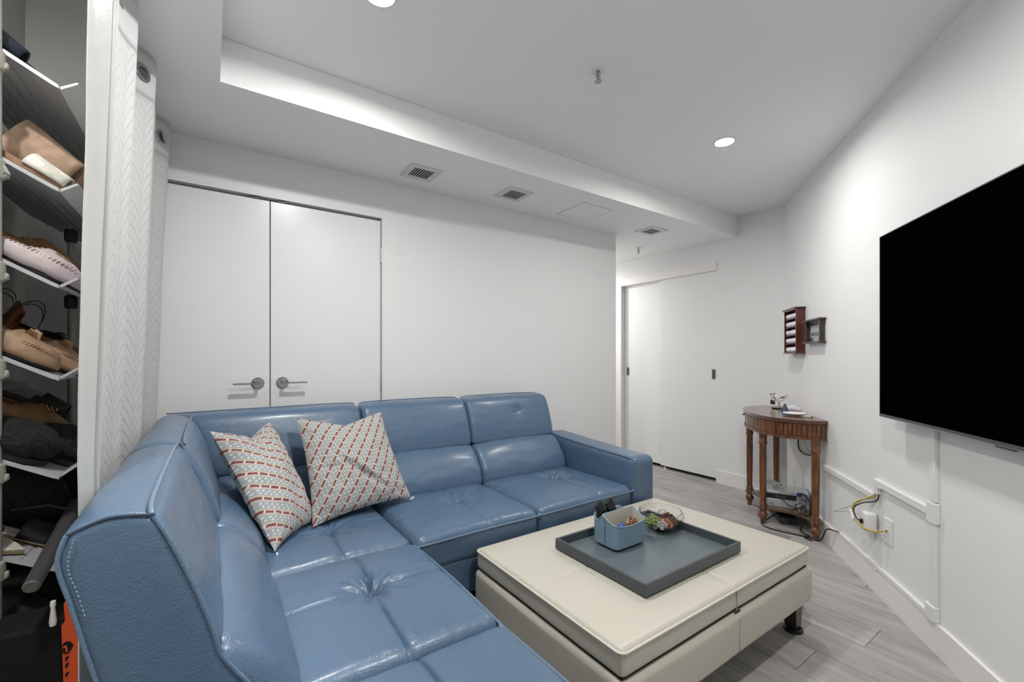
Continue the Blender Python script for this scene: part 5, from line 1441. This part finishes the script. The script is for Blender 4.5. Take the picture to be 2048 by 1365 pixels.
for k in range(14): g.sphere((.150+random.random()*.035, -.012+random.random()*.024, .050+random.random()*.006), .0026, 8, 6)
lp('brooch', g, mat('copper_beads', (.55, .28, .16), .2, .9), p_, 60, kind='stuff')
p_ = flat_shoe('black_flat', 'black shoe with a small buckle at the far right of its shelf', 4, 1.80, -.292, .23, .08, .055, M_BLEA, M_RUB, M_BLEA, open1=.5)
lp('buckle', G().tube([(.165+.006*math.cos(a*PI/4), .0+.008*math.sin(a*PI/4), .060) for a in range(9)], .0014, 6), M_CHROME, p_, 60)
# sixth shelf: dark fur boots behind, white and gold sandals with black straps in front
for y, xt, lab, s in ((1.70, -.36, 'dark furry boot lying behind the white sandals, nearer', 8), (1.84, -.33, 'dark furry boot lying behind the white sandals, farther', 12)):
    t_ = place_shoe('fur_boot', lab, 5, y, xt, .25, 'shoe', 'dark fur boots')
    lp('sole', sole_g(.25, .09, 0, .012), M_RUB, t_, 30)
    bm = bmesh.new(); bmesh.ops.create_icosphere(bm, subdivisions=4, radius=1)
    for v in bm.verts:
        p = v.co.copy(); kk = 1+.13*noise.noise(p*2+Vector((s, 0, 0)))+.08*noise.noise(p*8)
        v.co = Vector((.15+p.x*.095*kk, p.y*.062*kk, max(.004, .075+p.z*.078*kk)))
    lp('fur_upper', G().bm(bm), M_FUR, t_, 80)
for y, xt, yaw, lab in ((1.553, -.372, -.05, 'white and gold pointed sandal with black strap, lying flat'), (1.640, -.285, .05, 'white sandal with a wide black strap behind the gold-edged one')):
    L = .20 if yaw < 0 else .24
    t_ = place_shoe('strap_sandal', lab, 5, y, xt, L, 'shoe', 'white sandals with black straps', yaw)
    lp('sole', sole_g(L, .078, 0, .007, .4), M_GOLD, t_, 30); lp('footbed', sole_g(L*.99, .075, .0072, .010, .4), M_WLEA, t_, 30)
    solid(lp('strap', strap_g(L, .078, .42, .68, .045, .006), M_BLEA, t_, 50, normals=False), .003)
# lowest shelf and closet floor
for i, (y, xt, lab) in enumerate(((1.60, -.34, 'black boot on the lowest rack shelf, nearest'), (1.75, -.34, 'black boot on the lowest rack shelf, second'), (1.9, -.35, 'black boot on the lowest rack shelf, third'))):
    t_ = place_shoe('black_boot', lab, 6, y, xt, .26, 'shoe', 'black boots on the lowest shelf')
    lp('sole', sole_g(.26, .09, 0, .012), M_RUB, t_, 30); solid(lp('upper', upper_g(.26, .09, .085, .010, .04, .42, 1.2), M_BLEA, t_, 50, normals=False), .003)
bk = thing('black_backpack', 'black fabric backpack on the closet floor under the rack', 'bag', (-.43, 1.66, 0))
part('body', soft_box(-.53, -.31, 1.53, 1.85, .005, .36, .05, 10, 14, 12, lambda p, d: p+d*.012*nz3(p, 6)), M_BLACKM, bk, 60)
part('zipper', G().tube(bez([(-.318, 1.56, .10), (-.312, 1.58, .25), (-.315, 1.69, .31), (-.312, 1.80, .25)], 6), .003, 6), mat('zip_grey', (.06, .06, .055), .5), bk, 60)
part('handle', G().tube(bez([(-.42, 1.64, .355), (-.42, 1.66, .39), (-.42, 1.72, .39), (-.42, 1.74, .355)], 5), .008, 8), M_BLACKM, bk, 60)
# orange and black tool case wedged behind the sofa
tc_ = thing('tool_case', 'orange and black tool case wedged behind the sofa end', 'case', (-.28, 1.40, 0), (0, math.radians(0), 0))
M_ORG = mat('safety_orange', (.62, .075, .012), .5)
part('black_shell', soft_box(-.385, -.262, 1.345, 1.46, .002, .600, .010, 6, 6, 10), M_BLACKM, tc_, 40)
g = G()
def yp(poly, y0, y1):
    q = G().prism([(a, b) for a, b in poly], y0, y1); q.v = [Vector((v.x, v.z, v.y)) for v in q.v]; return q
part('orange_panel', yp([(-.2625, .002), (-.205, .002), (-.205, .50), (-.236, .55), (-.2575, .640), (-.2625, .640), (-.2600, .598), (-.2660, .594), (-.2625, .45)], 1.342, 1.45), M_ORG, tc_)
part('emblem', yp([(-.2640, .553), (-.2585, .557), (-.2530, .555), (-.2470, .546), (-.2510, .536), (-.2570, .530), (-.2640, .534)], 1.3405, 1.342), M_BLACKM, tc_)
part('emblem_stroke', yp([(-.2625, .549), (-.2575, .550), (-.2555, .536), (-.2590, .535), (-.2590, .544), (-.2625, .545)], 1.3395, 1.3405), M_ORG, tc_)
g = G()
for z_ in (.523, .508, .488, .455, .440, .425): g.add(yp([(-.2600+.0005, z_), (-.2545, z_+.001), (-.2545, z_-.003), (-.2570, z_-.003), (-.2570, z_-.008), (-.2600, z_-.008)], 1.3400, 1.342).v, yp([(0, 0), (1, 0), (1, 1), (0.5, 1), (0.5, 2), (0, 2)], 0, 1).f)
part('lettering', g, M_BLACKM, tc_)
part('zip_pull', G().lathe([(.001, .655), (.0045, .655), (.0050, .648), (.0035, .640), (.0065, .610), (.0050, .602), (.001, .601)], 16, (-.2775, 1.335, 0)), M_WHITEP, tc_, 60)
tu = thing('grey_tube', 'dark grey tube sticking out below the sixth shelf', 'tube', (-.30, 1.40, .70))
part('pipe', G().tube([(-.300, 1.293, .711), (-.299, 1.47, .742), (-.298, 1.66, .778)], [.014, .0165, .018], 20, cap=True), mat('tube_grey', (.045, .042, .045), .5), tu, 40)
part('end_cap', G().tube([(-.3001, 1.290, .7105), (-.300, 1.293, .711)], [.011, .014], 20), mat('cap_grey', (.10, .10, .085), .5), tu, 40)
part('hook', G().tube([(-.30, 1.60, .78), (-.34, 1.60, .80), (-.405, 1.60, .80)], .003, 8), M_BLACK, tu)
